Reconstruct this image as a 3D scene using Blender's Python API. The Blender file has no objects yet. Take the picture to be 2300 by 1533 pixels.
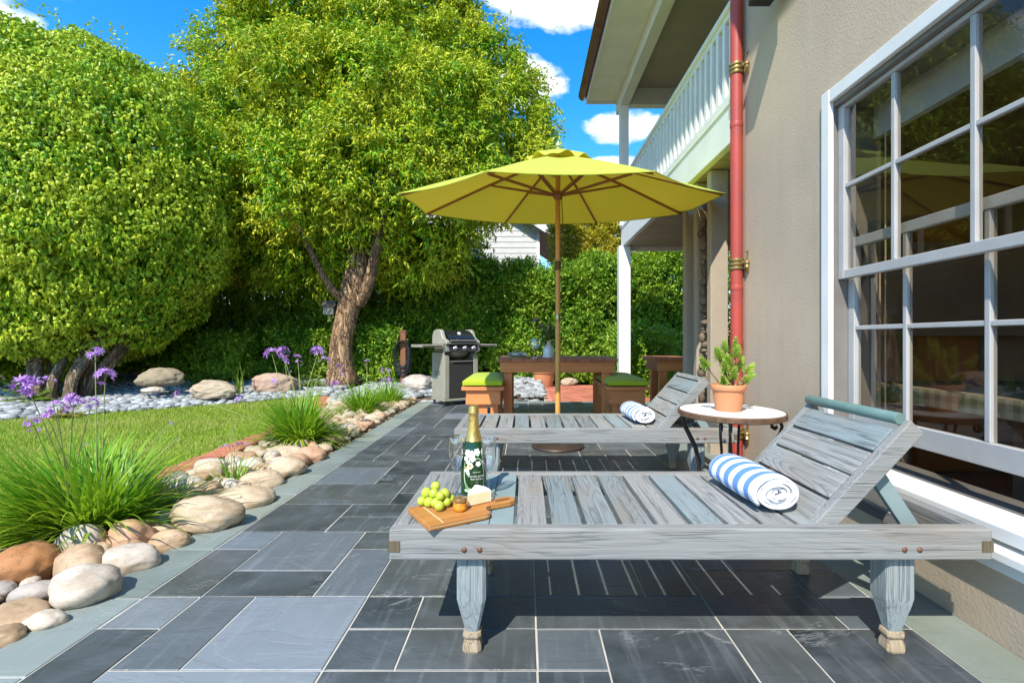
import bpy, bmesh, math, random
import numpy as np
from mathutils import Vector, Matrix, noise
random.seed(7); RNG = np.random.default_rng(7)
SC = bpy.context.scene; COL = SC.collection
PI = math.pi; R = math.radians
H = 0.98; F = 1122.0; VX = 1181.0; VY = 761.0      # eye height, focal length and vanishing point of the survey

def gp(x, y, z=0.0):                                # surveyed photo point lying on the level z -> metres
    d = F*(H-z)/(y-VY); return Vector(((x-VX)*d/F, d, z))
def dp(x, y, d):                                    # surveyed photo point at distance d -> metres
    return Vector(((x-VX)*d/F, d, H-(y-VY)*d/F))

# ---------------------------------------------------------------- node helpers
def N(nt, typ, props=None, **ins):
    n = nt.nodes.new(typ)
    for k, v in (props or {}).items(): setattr(n, k, v)
    for k, v in ins.items():
        s = n.inputs[int(k[1:])] if k[0] == '_' and k[1:].isdigit() else n.inputs[k.replace('_', ' ')]
        if isinstance(v, bpy.types.NodeSocket): nt.links.new(v, s)
        else: s.default_value = v
    return n
def c4(c): return (c[0], c[1], c[2], 1.0)
def new_mat(name):
    m = bpy.data.materials.new(name); m.use_nodes = True
    nt = m.node_tree; nt.nodes.clear()
    return m, nt, N(nt, 'ShaderNodeOutputMaterial')
def ramp(nt, fac, stops, interp='LINEAR'):
    n = N(nt, 'ShaderNodeValToRGB', Fac=fac); e = n.color_ramp; e.interpolation = interp
    while len(e.elements) < len(stops): e.elements.new(0.5)
    for el, (p, c) in zip(e.elements, stops):
        el.position = p; el.color = c4(c) if not isinstance(c, (int, float)) else (c, c, c, 1)
    return n.outputs[0]
def math_(nt, op, a, b=0.0, c=None):
    n = N(nt, 'ShaderNodeMath', {'operation': op}, _0=a, _1=b)
    if c is not None: n.inputs[2].default_value = c
    return n.outputs[0]
def mix(nt, fac, a, b, blend='MIX'):
    n = N(nt, 'ShaderNodeMix', {'data_type': 'RGBA', 'blend_type': blend})
    for i, v in ((0, fac), (6, a), (7, b)):
        if isinstance(v, bpy.types.NodeSocket): nt.links.new(v, n.inputs[i])
        elif i == 0: n.inputs[0].default_value = v
        else: n.inputs[i].default_value = c4(v) if len(v) == 3 else v
    return n.outputs[2]
def coords(nt, scale=(1, 1, 1), island=True):
    tc = N(nt, 'ShaderNodeTexCoord').outputs['Object']
    v = tc
    if island:
        r = N(nt, 'ShaderNodeNewGeometry').outputs['Random Per Island']
        o = N(nt, 'ShaderNodeCombineXYZ', X=math_(nt, 'MULTIPLY', r, 37.3), Y=math_(nt, 'MULTIPLY', r, 91.7), Z=math_(nt, 'MULTIPLY', r, 53.1)).outputs[0]
        v = N(nt, 'ShaderNodeVectorMath', {'operation': 'ADD'}, _0=tc, _1=o).outputs[0]
    if scale != (1, 1, 1):
        v = N(nt, 'ShaderNodeVectorMath', {'operation': 'MULTIPLY'}, _0=v, _1=scale).outputs[0]
    return v
def noise_(nt, vec, scale, detail=4, rough=.55, dist=0.0):
    return N(nt, 'ShaderNodeTexNoise', Vector=vec, Scale=scale, Detail=detail, Roughness=rough, Distortion=dist).outputs[0]
def bump_(nt, h, strength=.3, dist=.01, normal=None):
    n = N(nt, 'ShaderNodeBump', Height=h, Strength=strength, Distance=dist)
    if normal is not None: nt.links.new(normal, n.inputs['Normal'])
    return n.outputs[0]
def prin(nt, out, **ins):
    p = N(nt, 'ShaderNodeBsdfPrincipled', **ins); nt.links.new(p.outputs[0], out.inputs[0]); return p
def rnd(nt): return N(nt, 'ShaderNodeNewGeometry').outputs['Random Per Island']

MATS = {}
def mat(name, c1, c2=None, rough=.6, metal=0.0, ns=6, bump=0.0, bs=60, island=0.0, spec=.5, stretch=(1, 1, 1), rv=.08, coat=0.0, bd=.004):
    if name in MATS: return MATS[name]
    m, nt, out = new_mat(name); c2 = c2 or tuple(x*.8 for x in c1)
    v = coords(nt, stretch)
    n1 = noise_(nt, v, ns, 6)
    col = mix(nt, ramp(nt, n1, [(.3, 0.0), (.7, 1.0)]), c1, c2)
    if island:
        k = math_(nt, 'MULTIPLY_ADD', rnd(nt), island, 1-island/2)
        col = mix(nt, 1.0, col, N(nt, 'ShaderNodeCombineColor', Red=k, Green=k, Blue=k).outputs[0], 'MULTIPLY')
    p = prin(nt, out, Base_Color=col, Metallic=metal, Specular_IOR_Level=spec, Coat_Weight=coat,
             Roughness=math_(nt, 'MULTIPLY_ADD', n1, rv*2, rough-rv))
    if bump: nt.links.new(bump_(nt, noise_(nt, v, bs, 5), bump, bd), p.inputs['Normal'])
    MATS[name] = m; return m

def wood(name, axis, light, midc, dark, rough=.75, grain=1.0, tint=None, tint_amt=.5, isl=.35, bump=.5, fine=1.0, spec=.3, warm=None):
    m, nt, out = new_mat(name); ax = 'XYZ'.index(axis)
    def st(along, across):
        q = [across]*3; q[ax] = along; return coords(nt, tuple(q))
    r = rnd(nt)
    d1 = noise_(nt, st(.7, 16), 1.0, 5, .6)                          # broad light and dark streaks of the board
    warp = noise_(nt, st(.22, 2.2), 4.0, 2, .4)                  # growth rings, cut lengthwise
    g = math_(nt, 'FRACT', math_(nt, 'MULTIPLY', warp, 26.0))
    rings = ramp(nt, g, [(0, 0.0), (.55, .10), (.86, 1.0), (.93, .2), (1, 0.0)])
    rings = math_(nt, 'MULTIPLY', rings, ramp(nt, noise_(nt, st(.8, 5), 1.0, 3), [(.40, 0.0), (.62, 1.0)]))
    fib = noise_(nt, st(3.0, 280), 1.0, 4, .6)
    crack = ramp(nt, math_(nt, 'ABSOLUTE', math_(nt, 'SUBTRACT', noise_(nt, st(.9, 52), 1.0, 3, .6), .5)), [(0, 1.0), (.010, .6), (.020, 0.0)])
    crack = math_(nt, 'MULTIPLY', crack, ramp(nt, noise_(nt, st(2.5, 12), 1.0, 2), [(.42, 0.0), (.54, 1.0)]))
    base = mix(nt, ramp(nt, d1, [(.3, 0.0), (.7, 1.0)]), light, midc)
    if tint:                                                     # some boards have weathered bluer, some browner
        base = mix(nt, math_(nt, 'MULTIPLY', ramp(nt, math_(nt, 'FRACT', math_(nt, 'MULTIPLY', r, 7.3)), [(.25, 0.0), (.75, 1.0)]), tint_amt), base, tint)
        if warm: base = mix(nt, math_(nt, 'MULTIPLY', ramp(nt, noise_(nt, st(2.2, 7), 1.0, 5), [(.50, 0.0), (.72, 1.0)]), .6), base, warm)
    base = mix(nt, math_(nt, 'MULTIPLY', ramp(nt, fib, [(.38, 1.0), (.60, 0.0)]), .27*fine), base, dark)
    base = mix(nt, math_(nt, 'MULTIPLY', rings, .42*grain), base, dark)
    base = mix(nt, math_(nt, 'MULTIPLY', crack, .5*fine), base, tuple(c*.4 for c in dark))
    k = math_(nt, 'MULTIPLY_ADD', r, isl, 1-isl/2)
    base = mix(nt, 1.0, base, N(nt, 'ShaderNodeCombineColor', Red=k, Green=k, Blue=k).outputs[0], 'MULTIPLY')
    p = prin(nt, out, Base_Color=base, Roughness=rough, Specular_IOR_Level=spec)
    hgt = math_(nt, 'SUBTRACT', math_(nt, 'MULTIPLY', fib, .8), math_(nt, 'ADD', math_(nt, 'MULTIPLY', rings, .4), crack))
    nt.links.new(bump_(nt, hgt, bump, .002), p.inputs['Normal'])
    return m

def leaf(name, stops, rough=.42, trans=.3, spec=.5, tcol=None):
    m, nt, out = new_mat(name)
    col = ramp(nt, rnd(nt), stops)
    big = noise_(nt, coords(nt, island=False), 1.1, 3)
    col = mix(nt, math_(nt, 'MULTIPLY', ramp(nt, big, [(.42, 0.0), (.62, 1.0)]), .45), col, stops[-1][1])
    p = N(nt, 'ShaderNodeBsdfPrincipled', Base_Color=col, Roughness=rough, Specular_IOR_Level=spec)
    t = N(nt, 'ShaderNodeBsdfTranslucent', Color=mix(nt, .6, col, tcol or (.35, .45, .02)))
    mx = N(nt, 'ShaderNodeMixShader', Fac=trans, _1=p.outputs[0], _2=t.outputs[0])
    nt.links.new(mx.outputs[0], out.inputs[0]); return m

def thin_glass(name, tint=(1, 1, 1), refl=1.0, rough=.0, ior=1.5):
    m, nt, out = new_mat(name)
    fc = N(nt, 'ShaderNodeLayerWeight', Blend=.5).outputs['Facing']; fr = math_(nt, 'MULTIPLY_ADD', math_(nt, 'POWER', fc, 3.0), .9, .06)
    t = N(nt, 'ShaderNodeBsdfTransparent', Color=c4(tint))
    g = N(nt, 'ShaderNodeBsdfGlossy', Color=(1, 1, 1, 1), Roughness=rough)
    mx = N(nt, 'ShaderNodeMixShader', Fac=math_(nt, 'MULTIPLY', fr, refl), _1=t.outputs[0], _2=g.outputs[0])
    nt.links.new(mx.outputs[0], out.inputs[0]); return m

# ---------------------------------------------------------------- object helpers
def tag(o, label=None, cat=None, group=None, kind=None):
    if label: o['label'] = label
    if cat: o['category'] = cat
    if group: o['group'] = group
    if kind: o['kind'] = kind
    return o
def thing(name, label, cat, loc=(0, 0, 0), rotz=0.0, group=None):
    o = bpy.data.objects.new(name, None); COL.objects.link(o)
    o.empty_display_size = .1
    o.location = loc; o.rotation_euler = (0, 0, rotz)
    return tag(o, label, cat, group)
def link(name, me, parent=None):
    o = bpy.data.objects.new(name, me); COL.objects.link(o)
    if parent: o.parent = parent
    return o
def copy_tree(o, parent=None):
    c = o.copy(); COL.objects.link(c)
    if parent: c.parent = parent
    for ch in list(o.children): copy_tree(ch, c)
    return c

class MB:
    def __init__(s): s.v = []; s.f = []; s.sm = []; s.mi = []
    def add(s, vs, fs, smooth=False, m=0, M=None):
        o = len(s.v)
        s.v += [tuple(M @ Vector(p)) if M is not None else tuple(p) for p in vs]
        for f in fs: s.f.append(tuple(i+o for i in f)); s.sm.append(smooth); s.mi.append(m)
        return s
    def bx(s, x0, x1, y0, y1, z0, z1, m=0, M=None):
        v = [(x0,y0,z0),(x1,y0,z0),(x1,y1,z0),(x0,y1,z0),(x0,y0,z1),(x1,y0,z1),(x1,y1,z1),(x0,y1,z1)]
        return s.add(v, [(0,3,2,1),(4,5,6,7),(0,1,5,4),(1,2,6,5),(2,3,7,6),(3,0,4,7)], False, m, M)
    def bar(s, a, b, w, h, up=(0, 0, 1), m=0):          # a board from a to b, w across, h along 'up'
        a = Vector(a); b = Vector(b); d = b-a; L = d.length; d.normalize()
        u = Vector(up); u = (u-d*u.dot(d)).normalized(); r = d.cross(u)
        M = Matrix((d, r, u)).transposed().to_4x4(); M.translation = a
        return s.bx(0, L, -w/2, w/2, -h/2, h/2, m, M)
    def tube(s, pts, r, n=8, m=0, cap=True):
        pts = [Vector(p) for p in pts]; k = len(pts)
        rr = [r]*k if isinstance(r, (int, float)) else list(r)
        t = [(pts[min(i+1, k-1)]-pts[max(i-1, 0)]).normalized() for i in range(k)]
        u = t[0].orthogonal().normalized(); vs = []
        for i in range(k):
            u = (u-t[i]*u.dot(t[i])).normalized(); w = t[i].cross(u)
            for j in range(n):
                a = 2*PI*j/n; vs.append(pts[i]+(u*math.cos(a)+w*math.sin(a))*rr[i])
        fs = [(i*n+j, i*n+(j+1) % n, (i+1)*n+(j+1) % n, (i+1)*n+j) for i in range(k-1) for j in range(n)]
        if cap: fs += [tuple(range(n-1, -1, -1)), tuple((k-1)*n+j for j in range(n))]
        return s.add(vs, fs, True, m)
    def lathe(s, prof, n=28, c=(0, 0, 0), m=0, M=None, sx=1.0, sy=1.0):
        vs = []; fs = []; k = len(prof)
        for (r, z) in prof:
            for j in range(n):
                a = 2*PI*j/n; vs.append((c[0]+r*sx*math.cos(a), c[1]+r*sy*math.sin(a), c[2]+z))
        for i in range(k-1):
            for j in range(n): fs.append((i*n+j, i*n+(j+1) % n, (i+1)*n+(j+1) % n, (i+1)*n+j))
        if prof[0][0] > 1e-5: fs.append(tuple(range(n-1, -1, -1)))
        if prof[-1][0] > 1e-5: fs.append(tuple((k-1)*n+j for j in range(n)))
        return s.add(vs, fs, True, m, M)
    def prism(s, poly, z0, z1, m=0, M=None):
        n = len(poly)
        vs = [(x, y, z0) for x, y in poly]+[(x, y, z1) for x, y in poly]
        fs = [tuple(range(n-1, -1, -1)), tuple(range(n, 2*n))]+[(i, (i+1) % n, n+(i+1) % n, n+i) for i in range(n)]
        return s.add(vs, fs, False, m, M)
    def ball(s, c, r, n=14, k=9, m=0, M=None, sq=(1, 1, 1)):
        prof = [(max(1e-6, r*math.sin(PI*i/k)), -r*math.cos(PI*i/k)) for i in range(k+1)]
        T = Matrix.Translation(c) @ Matrix.Diagonal((*sq, 1))
        return s.lathe(prof, n, (0, 0, 0), m, (M @ T) if M is not None else T)
    def build(s, name, mats, parent=None, bevel=0.0, seg=2, angle=40, solid=0.0, sub=0):
        me = bpy.data.meshes.new(name); me.from_pydata(s.v, [], s.f)
        me.polygons.foreach_set('use_smooth', s.sm); me.polygons.foreach_set('material_index', s.mi)
        for m in (mats if isinstance(mats, (list, tuple)) else [mats]): me.materials.append(m)
        bm = bmesh.new(); bm.from_mesh(me)
        bmesh.ops.remove_doubles(bm, verts=[v for v in bm.verts if len(v.link_faces) > 2 and any(f.calc_area() < 1e-11 for f in v.link_faces)], dist=1e-5)
        bm.to_mesh(me); bm.free()
        me.update()
        if any(s.sm): me.set_sharp_from_angle(angle=R(angle))
        o = link(name, me, parent)
        if sub: md = o.modifiers.new('sub', 'SUBSURF'); md.levels = md.render_levels = sub
        if solid: md = o.modifiers.new('solid', 'SOLIDIFY'); md.thickness = solid; md.offset = 0
        if bevel:
            md = o.modifiers.new('bevel', 'BEVEL'); md.width = bevel; md.segments = seg; md.limit_method = 'ANGLE'; md.angle_limit = R(40)
        return o

def np_mesh(name, V, faces, material, parent=None, smooth=False):
    """V (n,3); faces (m,k) all of one size"""
    me = bpy.data.meshes.new(name); n = len(V); m, k = faces.shape
    me.vertices.add(n); me.vertices.foreach_set('co', V.astype(np.float32).ravel())
    me.loops.add(m*k); me.loops.foreach_set('vertex_index', faces.astype(np.int32).ravel())
    me.polygons.add(m); me.polygons.foreach_set('loop_start', np.arange(0, m*k, k, dtype=np.int32))
    try: me.polygons.foreach_set('loop_total', np.full(m, k, dtype=np.int32))
    except Exception: pass
    me.polygons.foreach_set('use_smooth', np.full(m, smooth))
    me.materials.append(material); me.update(calc_edges=True); me.validate()
    return link(name, me, parent)
def nrm(a): return a/np.maximum(np.linalg.norm(a, axis=1, keepdims=True), 1e-9)
def leaf_geo(P, D, Nn, L, W, fold=.18, curl=.15):
    """each leaf: a creased blade of two halves, 6 vertices, four triangles -> two quads"""
    D = nrm(D); Nn = nrm(Nn-D*(Nn*D).sum(1, keepdims=True)); S = np.cross(D, Nn)
    L = L[:, None]; W = W[:, None]
    b = P; m = P+D*L*.45+Nn*L*curl*.5; t = P+D*L-Nn*L*curl
    l = P+D*L*.38-S*W*.5+Nn*W*fold; r = P+D*L*.38+S*W*.5+Nn*W*fold
    V = np.stack([b, r, t, l, m], 1).reshape(-1, 3)
    o = np.arange(len(P))[:, None]*5
    Fc = np.concatenate([o+np.array([[0, 1, 4]]), o+np.array([[1, 2, 4]]), o+np.array([[2, 3, 4]]), o+np.array([[3, 0, 4]])], 0)
    return V, Fc
def leaves(name, P, D, Nn, L, W, material, parent=None, fold=.18, curl=.15):
    V, Fc = leaf_geo(P, D, Nn, L, W, fold, curl)
    return np_mesh(name, V, Fc, material, parent)
def twig_leaves(A, T, k, tl, L, W, droop=.8, up=None, jit=.5):
    """k leaves along each twig that starts at A and runs along T"""
    n = len(A); T = nrm(T)
    f = (np.arange(k)+.5)/k
    P = (A[:, None, :]+T[:, None, :]*(tl*f)[None, :, None])
    P = P+RNG.normal(0, tl*.06, P.shape)
    P[..., 2] -= (droop*.5*tl*f**2)[None, :]
    D = T[:, None, :]*.7+RNG.normal(0, jit, (n, k, 3)); D[..., 2] -= droop
    Nn = T[:, None, :]*.4+RNG.normal(0, .45, (n, k, 3)); Nn[..., 2] += .6
    m = n*k
    return (P.reshape(m, 3), D.reshape(m, 3), Nn.reshape(m, 3), L*RNG.uniform(.65, 1.2, m), W*RNG.uniform(.75, 1.15, m))
def blades(name, base, az, el, L, W, bend, material, parent=None, seg=6, twist=0.0):
    """grassy strap leaves: base (n,3), azimuth, start elevation, length, width, bend (radians over the length)"""
    n = len(base); P = base.copy(); rows = []
    side = np.stack([-np.sin(az), np.cos(az), np.zeros(n)], 1)
    e = el.copy(); step = L/seg
    for i in range(seg+1):
        w = W*(1-(i/seg)**2.2)*.5*(.6+.4*min(1, i/1.5)); w = np.maximum(w, W*.03)
        rows.append(np.stack([P-side*w[:, None], P+side*w[:, None]], 1))
        d = np.stack([np.cos(az)*np.cos(e), np.sin(az)*np.cos(e), np.sin(e)], 1)
        P = P+d*step[:, None]; e = e-bend/seg*(.4+1.2*i/seg)
    V = np.stack(rows, 1).reshape(n, -1, 3); k = V.shape[1]
    o = np.arange(n)[:, None]*k; Fc = []
    for i in range(seg): Fc.append(o+np.array([[2*i, 2*i+1, 2*i+3, 2*i+2]]))
    return np_mesh(name, V.reshape(-1, 3), np.concatenate(Fc, 0), material, parent, True)
def rock_mesh(name, seed, sx, sy, sz, rough, material, sub=4, flat=0.0, lump=.25):
    bm = bmesh.new(); bmesh.ops.create_icosphere(bm, subdivisions=sub, radius=1.0)
    o = Vector((seed*3.17, seed*1.31, seed*7.7))
    for v in bm.verts:
        p = v.co.copy()
        k = 1+lump*noise.noise(p*.9+o)+rough*noise.noise(p*3.1+o)+rough*.4*noise.noise(p*8+o)
        p = p*k
        if flat and p.z < -flat: p.z = -flat+(p.z+flat)*.2
        v.co = Vector((p.x*sx, p.y*sy, p.z*sz))
    for f in bm.faces: f.smooth = True
    me = bpy.data.meshes.new(name); bm.to_mesh(me); bm.free(); me.materials.append(material); return me
# ---------------------------------------------------------------- camera, light, sky
cam = bpy.data.objects.new('camera', bpy.data.cameras.new('camera')); COL.objects.link(cam)
cam.location = (0, 0, H); cam.rotation_euler = (R(90), 0, 0)
cam.data.sensor_width = 36; cam.data.lens = 36*F/2300; cam.data.clip_end = 3000; cam.data.clip_start = .05
cam.data.shift_x = -(VX-1150)/2300; cam.data.shift_y = (VY-766.5)/2300
SC.camera = cam
SUN = Vector((-.33, -.82, 1)).normalized()
sl = bpy.data.lights.new('sun', 'SUN'); sl.energy = 3.3; sl.angle = R(.5); sl.color = (1.0, .94, .84)
so = bpy.data.objects.new('sun', sl); COL.objects.link(so); so.rotation_euler = SUN.to_track_quat('Z', 'Y').to_euler()
w = bpy.data.worlds.new('World'); SC.world = w; w.use_nodes = True
nt = w.node_tree; nt.nodes.clear()
wo = N(nt, 'ShaderNodeOutputWorld')
sky = N(nt, 'ShaderNodeTexSky', {'sky_type': 'NISHITA', 'sun_disc': False, 'sun_elevation': math.asin(SUN.z),
        'sun_rotation': math.atan2(SUN.x, SUN.y) % (2*PI), 'altitude': 300, 'air_density': 1.0, 'dust_density': .3, 'ozone_density': 2.5})
hs = N(nt, 'ShaderNodeHueSaturation', Hue=.497, Saturation=1.42, Value=1.03, Color=sky.outputs[0]).outputs[0]
dirv = N(nt, 'ShaderNodeTexCoord').outputs['Generated']
nz = noise_(nt, N(nt, 'ShaderNodeVectorMath', {'operation': 'MULTIPLY'}, _0=dirv, _1=(1, 1, 1.8)).outputs[0], 9.0, 8, .58)
wisps = noise_(nt, N(nt, 'ShaderNodeVectorMath', {'operation': 'MULTIPLY'}, _0=dirv, _1=(1, 1, 3)).outputs[0], 3.0, 7, .6)
def cloud(px, py, wx, wy, k):                        # a cumulus in a given direction of the sky
    d = Vector(((px-VX)/F, 1, -(py-VY)/F)).normalized()
    rt = d.cross(Vector((0, 0, 1))).normalized(); u = rt.cross(d)
    a = N(nt, 'ShaderNodeVectorMath', {'operation': 'DOT_PRODUCT'}, _0=dirv, _1=tuple(rt/wx)).outputs['Value']
    b = N(nt, 'ShaderNodeVectorMath', {'operation': 'DOT_PRODUCT'}, _0=dirv, _1=tuple(u/wy)).outputs['Value']
    b = math_(nt, 'SUBTRACT', b, float(d.dot(u)/wy))
    a2 = math_(nt, 'MULTIPLY', a, a); b2 = math_(nt, 'MULTIPLY', b, b)
    q = math_(nt, 'SUBTRACT', k, math_(nt, 'ADD', a2, b2))
    ahead = math_(nt, 'GREATER_THAN', N(nt, 'ShaderNodeVectorMath', {'operation': 'DOT_PRODUCT'}, _0=dirv, _1=tuple(d)).outputs['Value'], 0.2)
    return math_(nt, 'SUBTRACT', math_(nt, 'MULTIPLY', math_(nt, 'ADD', q, 8.0), ahead), 8.0)
cl = None
for args in ((1230, -10, .125, .055, 1.0), (1190, 190, .062, .05, .9), (1215, 235, .03, .03, .8), (1385, 290, .075, .034, 1.0), (-25, 45, .055, .05, 1.0),
             (1385, 365, .06, .016, .8), (1700, -500, .5, .12, .9), (300, -500, .4, .1, .9), (2600, 300, .4, .1, .9)):
    c = cloud(*args); cl = c if cl is None else math_(nt, 'MAXIMUM', cl, c)
cm = math_(nt, 'ADD', cl, math_(nt, 'MULTIPLY', math_(nt, 'SUBTRACT', nz, .5), 4.6))
cmask = ramp(nt, cm, [(-.0, 0.0), (.25, .30), (.6, .8), (1, 1.0)])
shade = ramp(nt, nz, [(.36, (3.1, 3.6, 4.7)), (.62, (5.4, 5.4, 5.6))])
thin = math_(nt, 'MULTIPLY', ramp(nt, wisps, [(.56, 0.0), (.8, 1.0)]), .25)
colr = mix(nt, thin, hs, (4.2, 4.7, 5.5))
colr = mix(nt, cmask, colr, shade)
bg = N(nt, 'ShaderNodeBackground', Color=colr, Strength=.15); nt.links.new(bg.outputs[0], wo.inputs[0])
SC.view_settings.view_transform = 'Standard'; SC.view_settings.look = 'None'; SC.view_settings.exposure = 1.12
SC.view_settings.gamma = 1; SC.view_settings.use_curve_mapping = False
SC.cycles.max_bounces = 8; SC.cycles.transparent_max_bounces = 16
SC.cycles.use_adaptive_sampling = True

# ---------------------------------------------------------------- ground
M_soil = mat('soil', (.16, .11, .07), (.08, .055, .035), .95, ns=7, bump=.5, bs=60)
g = MB(); nx = 24
def gz(x, y):                                        # the garden rises gently towards the hedge
    t = min(1, max(0, (y-6.0)/5.0)); s = min(1, max(0, (-1.75-x)/.8)) if y < 8.15 else 1
    if x > .3: s = 0
    return .13*t*t*(3-2*t)*s-.05*(1-s*1.0)-.012
xs = [-400, -60, -20]+[-14+.4*i for i in range(60)]+[20, 60, 400]
ys = [-400, -20, -2]+[-1+.4*i for i in range(48)]+[30, 80, 400]
vs = [(x, y, gz(x, y)-.02) for y in ys for x in xs]; W_ = len(xs)
g.add(vs, [(j*W_+i, j*W_+i+1, (j+1)*W_+i+1, (j+1)*W_+i) for j in range(len(ys)-1) for i in range(W_-1)], True)
o = g.build('ground', M_soil); tag(o, kind='structure')

# ---------------------------------------------------------------- slate patio: grout bed, field tiles, border slabs
def slate(name, dark, midc, light, rough0):
    m, nt, out = new_mat(name)
    r = rnd(nt); v = coords(nt); 
    base = ramp(nt, r, [(0, dark), (.3, tuple(c*.8 for c in midc)), (.55, (midc[0]*1.25, midc[1]*1.15, midc[2]*1.0)), (.8, midc), (1, light)])
    n1 = noise_(nt, v, 3.2, 7, .6, .6)
    base = mix(nt, ramp(nt, n1, [(.38, 0.0), (.62, .4), (.8, .75)]), base, light)
    rust = noise_(nt, v, 2.1, 5, .6)
    base = mix(nt, ramp(nt, rust, [(.6, 0.0), (.8, .35)]), base, (.13, .11, .075))
    # cleft ridges and pale mineral veins
    st = N(nt, 'ShaderNodeVectorMath', {'operation': 'MULTIPLY'}, _0=v, _1=(1.0, 2.3, 1)).outputs[0]
    vn = noise_(nt, st, 1.9, 6, .68, .9)
    vein = ramp(nt, math_(nt, 'ABSOLUTE', math_(nt, 'SUBTRACT', vn, .56)), [(0, 1.0), (.006, .7), (.013, 0.0)])
    gate = ramp(nt, noise_(nt, v, 3.0, 2), [(.52, 0.0), (.62, 1.0)])
    base = mix(nt, math_(nt, 'MULTIPLY', math_(nt, 'MULTIPLY', vein, gate), .42), base, (.36, .38, .38))
    fleck = ramp(nt, noise_(nt, v, 26, 3), [(.76, 0.0), (.79, .6)])
    base = mix(nt, math_(nt, 'MULTIPLY', fleck, gate), base, (.5, .5, .47))
    sc2 = ramp(nt, noise_(nt, N(nt, 'ShaderNodeVectorMath', {'operation': 'MULTIPLY'}, _0=v, _1=(30, 2.2, 1)).outputs[0], 1, 4), [(.55, 0.0), (.8, .22)])
    base = mix(nt, sc2, base, (.36, .38, .4))
    p = prin(nt, out, Base_Color=base, Roughness=math_(nt, 'MULTIPLY_ADD', n1, .5, rough0), Specular_IOR_Level=.5)
    step = ramp(nt, noise_(nt, st, 2.2, 4, .55, 1.0), [(.40, 0.0), (.43, .35), (.5, .42), (.53, .8), (.62, 1.0)])
    hh = math_(nt, 'ADD', math_(nt, 'MULTIPLY', step, 1.0), math_(nt, 'MULTIPLY', noise_(nt, v, 45, 5), .25))
    nt.links.new(bump_(nt, hh, .5, .004), p.inputs['Normal'])
    return m
M_slate = slate('field_slate', (.018, .024, .029), (.046, .057, .063), (.125, .145, .16), .16)
M_border = slate('border_slate', (.15, .185, .17), (.17, .21, .19), (.22, .255, .235), .42)
M_grout = mat('grout', (.56, .54, .48), (.38, .36, .31), .9, ns=9, bump=.2)
m0 = .2124; X0 = -1.452; Y0 = 1.2666
NC = 13; J0, J1 = -7, 30                             # columns and rows of the module grid
occ = {}; tiles = []
def put(k, j, w, h):
    if k+w > NC: return False
    for a in range(w):
        for b in range(h):
            if (k+a, j+b) in occ: return False
    for a in range(w):
        for b in range(h): occ[(k+a, j+b)] = 1
    tiles.append((k, j, w, h)); return True
for t in ((0,2,1,1),(0,3,1,2),(0,5,1,1),(0,0,1,2),(1,1,1,2),(2,1,2,2),(1,3,2,1),(1,4,2,2),(3,3,1,2),(4,2,1,1),(4,1,1,1),(3,5,2,1),(5,2,2,1),
          (4,-1,3,2),(7,-1,1,2),(8,0,2,2),(10,0,1,2),(7,1,1,1),(5,1,2,1),(8,-2,2,2),(10,-1,3,1),(11,0,2,2),(1,-1,3,2),(0,-2,1,2),(7,2,3,1),(10,2,2,2)):
    put(*t)
rt = random.Random(11)
for j in range(J0, J1):
    for k in range(NC):
        if (k, j) in occ: continue
        opts = [(2,2),(3,2),(2,3),(2,1),(1,2),(1,1)]; wts = [5, 3, 2, 4, 3, 2]
        while True:
            o_ = rt.choices(opts, wts)[0]
            if put(k, j, *o_): break
pt = MB(); LIGHT = {(2,1),(0,2),(0,5),(1,-1),(8,-2)}
ptl = MB(); gap = .0065
def slab(mb, x0, x1, y0, y1, z):
    j = lambda: rt.uniform(-.0012, .0012)
    b = .0018
    vs = [(x0+j(), y0+j(), 0), (x1+j(), y0+j(), 0), (x1+j(), y1+j(), 0), (x0+j(), y1+j(), 0)]
    cx, cy = (x0+x1)/2, (y0+y1)/2
    top = [(x+(b if x < cx else -b), y+(b if y < cy else -b), z) for x, y, _ in vs]
    lo = [(x, y, -.012) for x, y, _ in vs]; md = [(x, y, z-b) for x, y, _ in vs]
    mb.add(lo+md+top, [(8, 9, 10, 11)]+[(i, (i+1) % 4, 4+(i+1) % 4, 4+i) for i in range(4)]+[(4+i, 4+(i+1) % 4, 8+(i+1) % 4, 8+i) for i in range(4)])
for (k, j, w, h) in tiles:
    slab(ptl if (k, j) in LIGHT or rt.random() < .025 else pt, X0+k*m0+gap/2, X0+(k+w)*m0-gap/2, Y0+j*m0+gap/2, Y0+(j+h)*m0-gap/2, rt.uniform(-.0008, .0008))
YE = Y0+J1*m0
bd = MB()
y = Y0-9*m0
while y < YE:
    L = .42*rt.uniform(.95, 1.05); slab(bd, X0-.213, X0-gap, y+gap/2, min(y+L, YE)-gap/2, rt.uniform(-.0005, .001)); y += L
x = X0-.213
while x < 3.0:
    L = .42*rt.uniform(.95, 1.05); slab(bd, x+gap/2, x+L-gap/2, YE+gap/2, YE+.213, 0); x += L
y = Y0-9*m0
while y < YE:
    L = .6*rt.uniform(.9, 1.1); slab(bd, X0+NC*m0+gap/2, 1.5235, y+gap/2, min(y+L, YE)-gap/2, rt.uniform(-.0005, .001)) if y+L < 3.57 else slab(bd, X0+NC*m0+gap/2, 2.6, y+gap/2, min(y+L, YE)-gap/2, 0); y += L
gr = MB(); gr.bx(X0-.213, 2.65, Y0-9*m0, YE+.213, -.08, -.0035)
o = gr.build('patio', M_grout); tag(o, kind='structure')
o = pt.build('patio_slate_field', M_slate); tag(o, kind='structure')
o = ptl.build('patio_pale_slate', slate('pale_slate', (.085, .105, .13), (.12, .145, .17), (.22, .25, .275), .22)); tag(o, kind='structure')
o = bd.build('patio_slate_border', M_border); tag(o, kind='structure')

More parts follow.
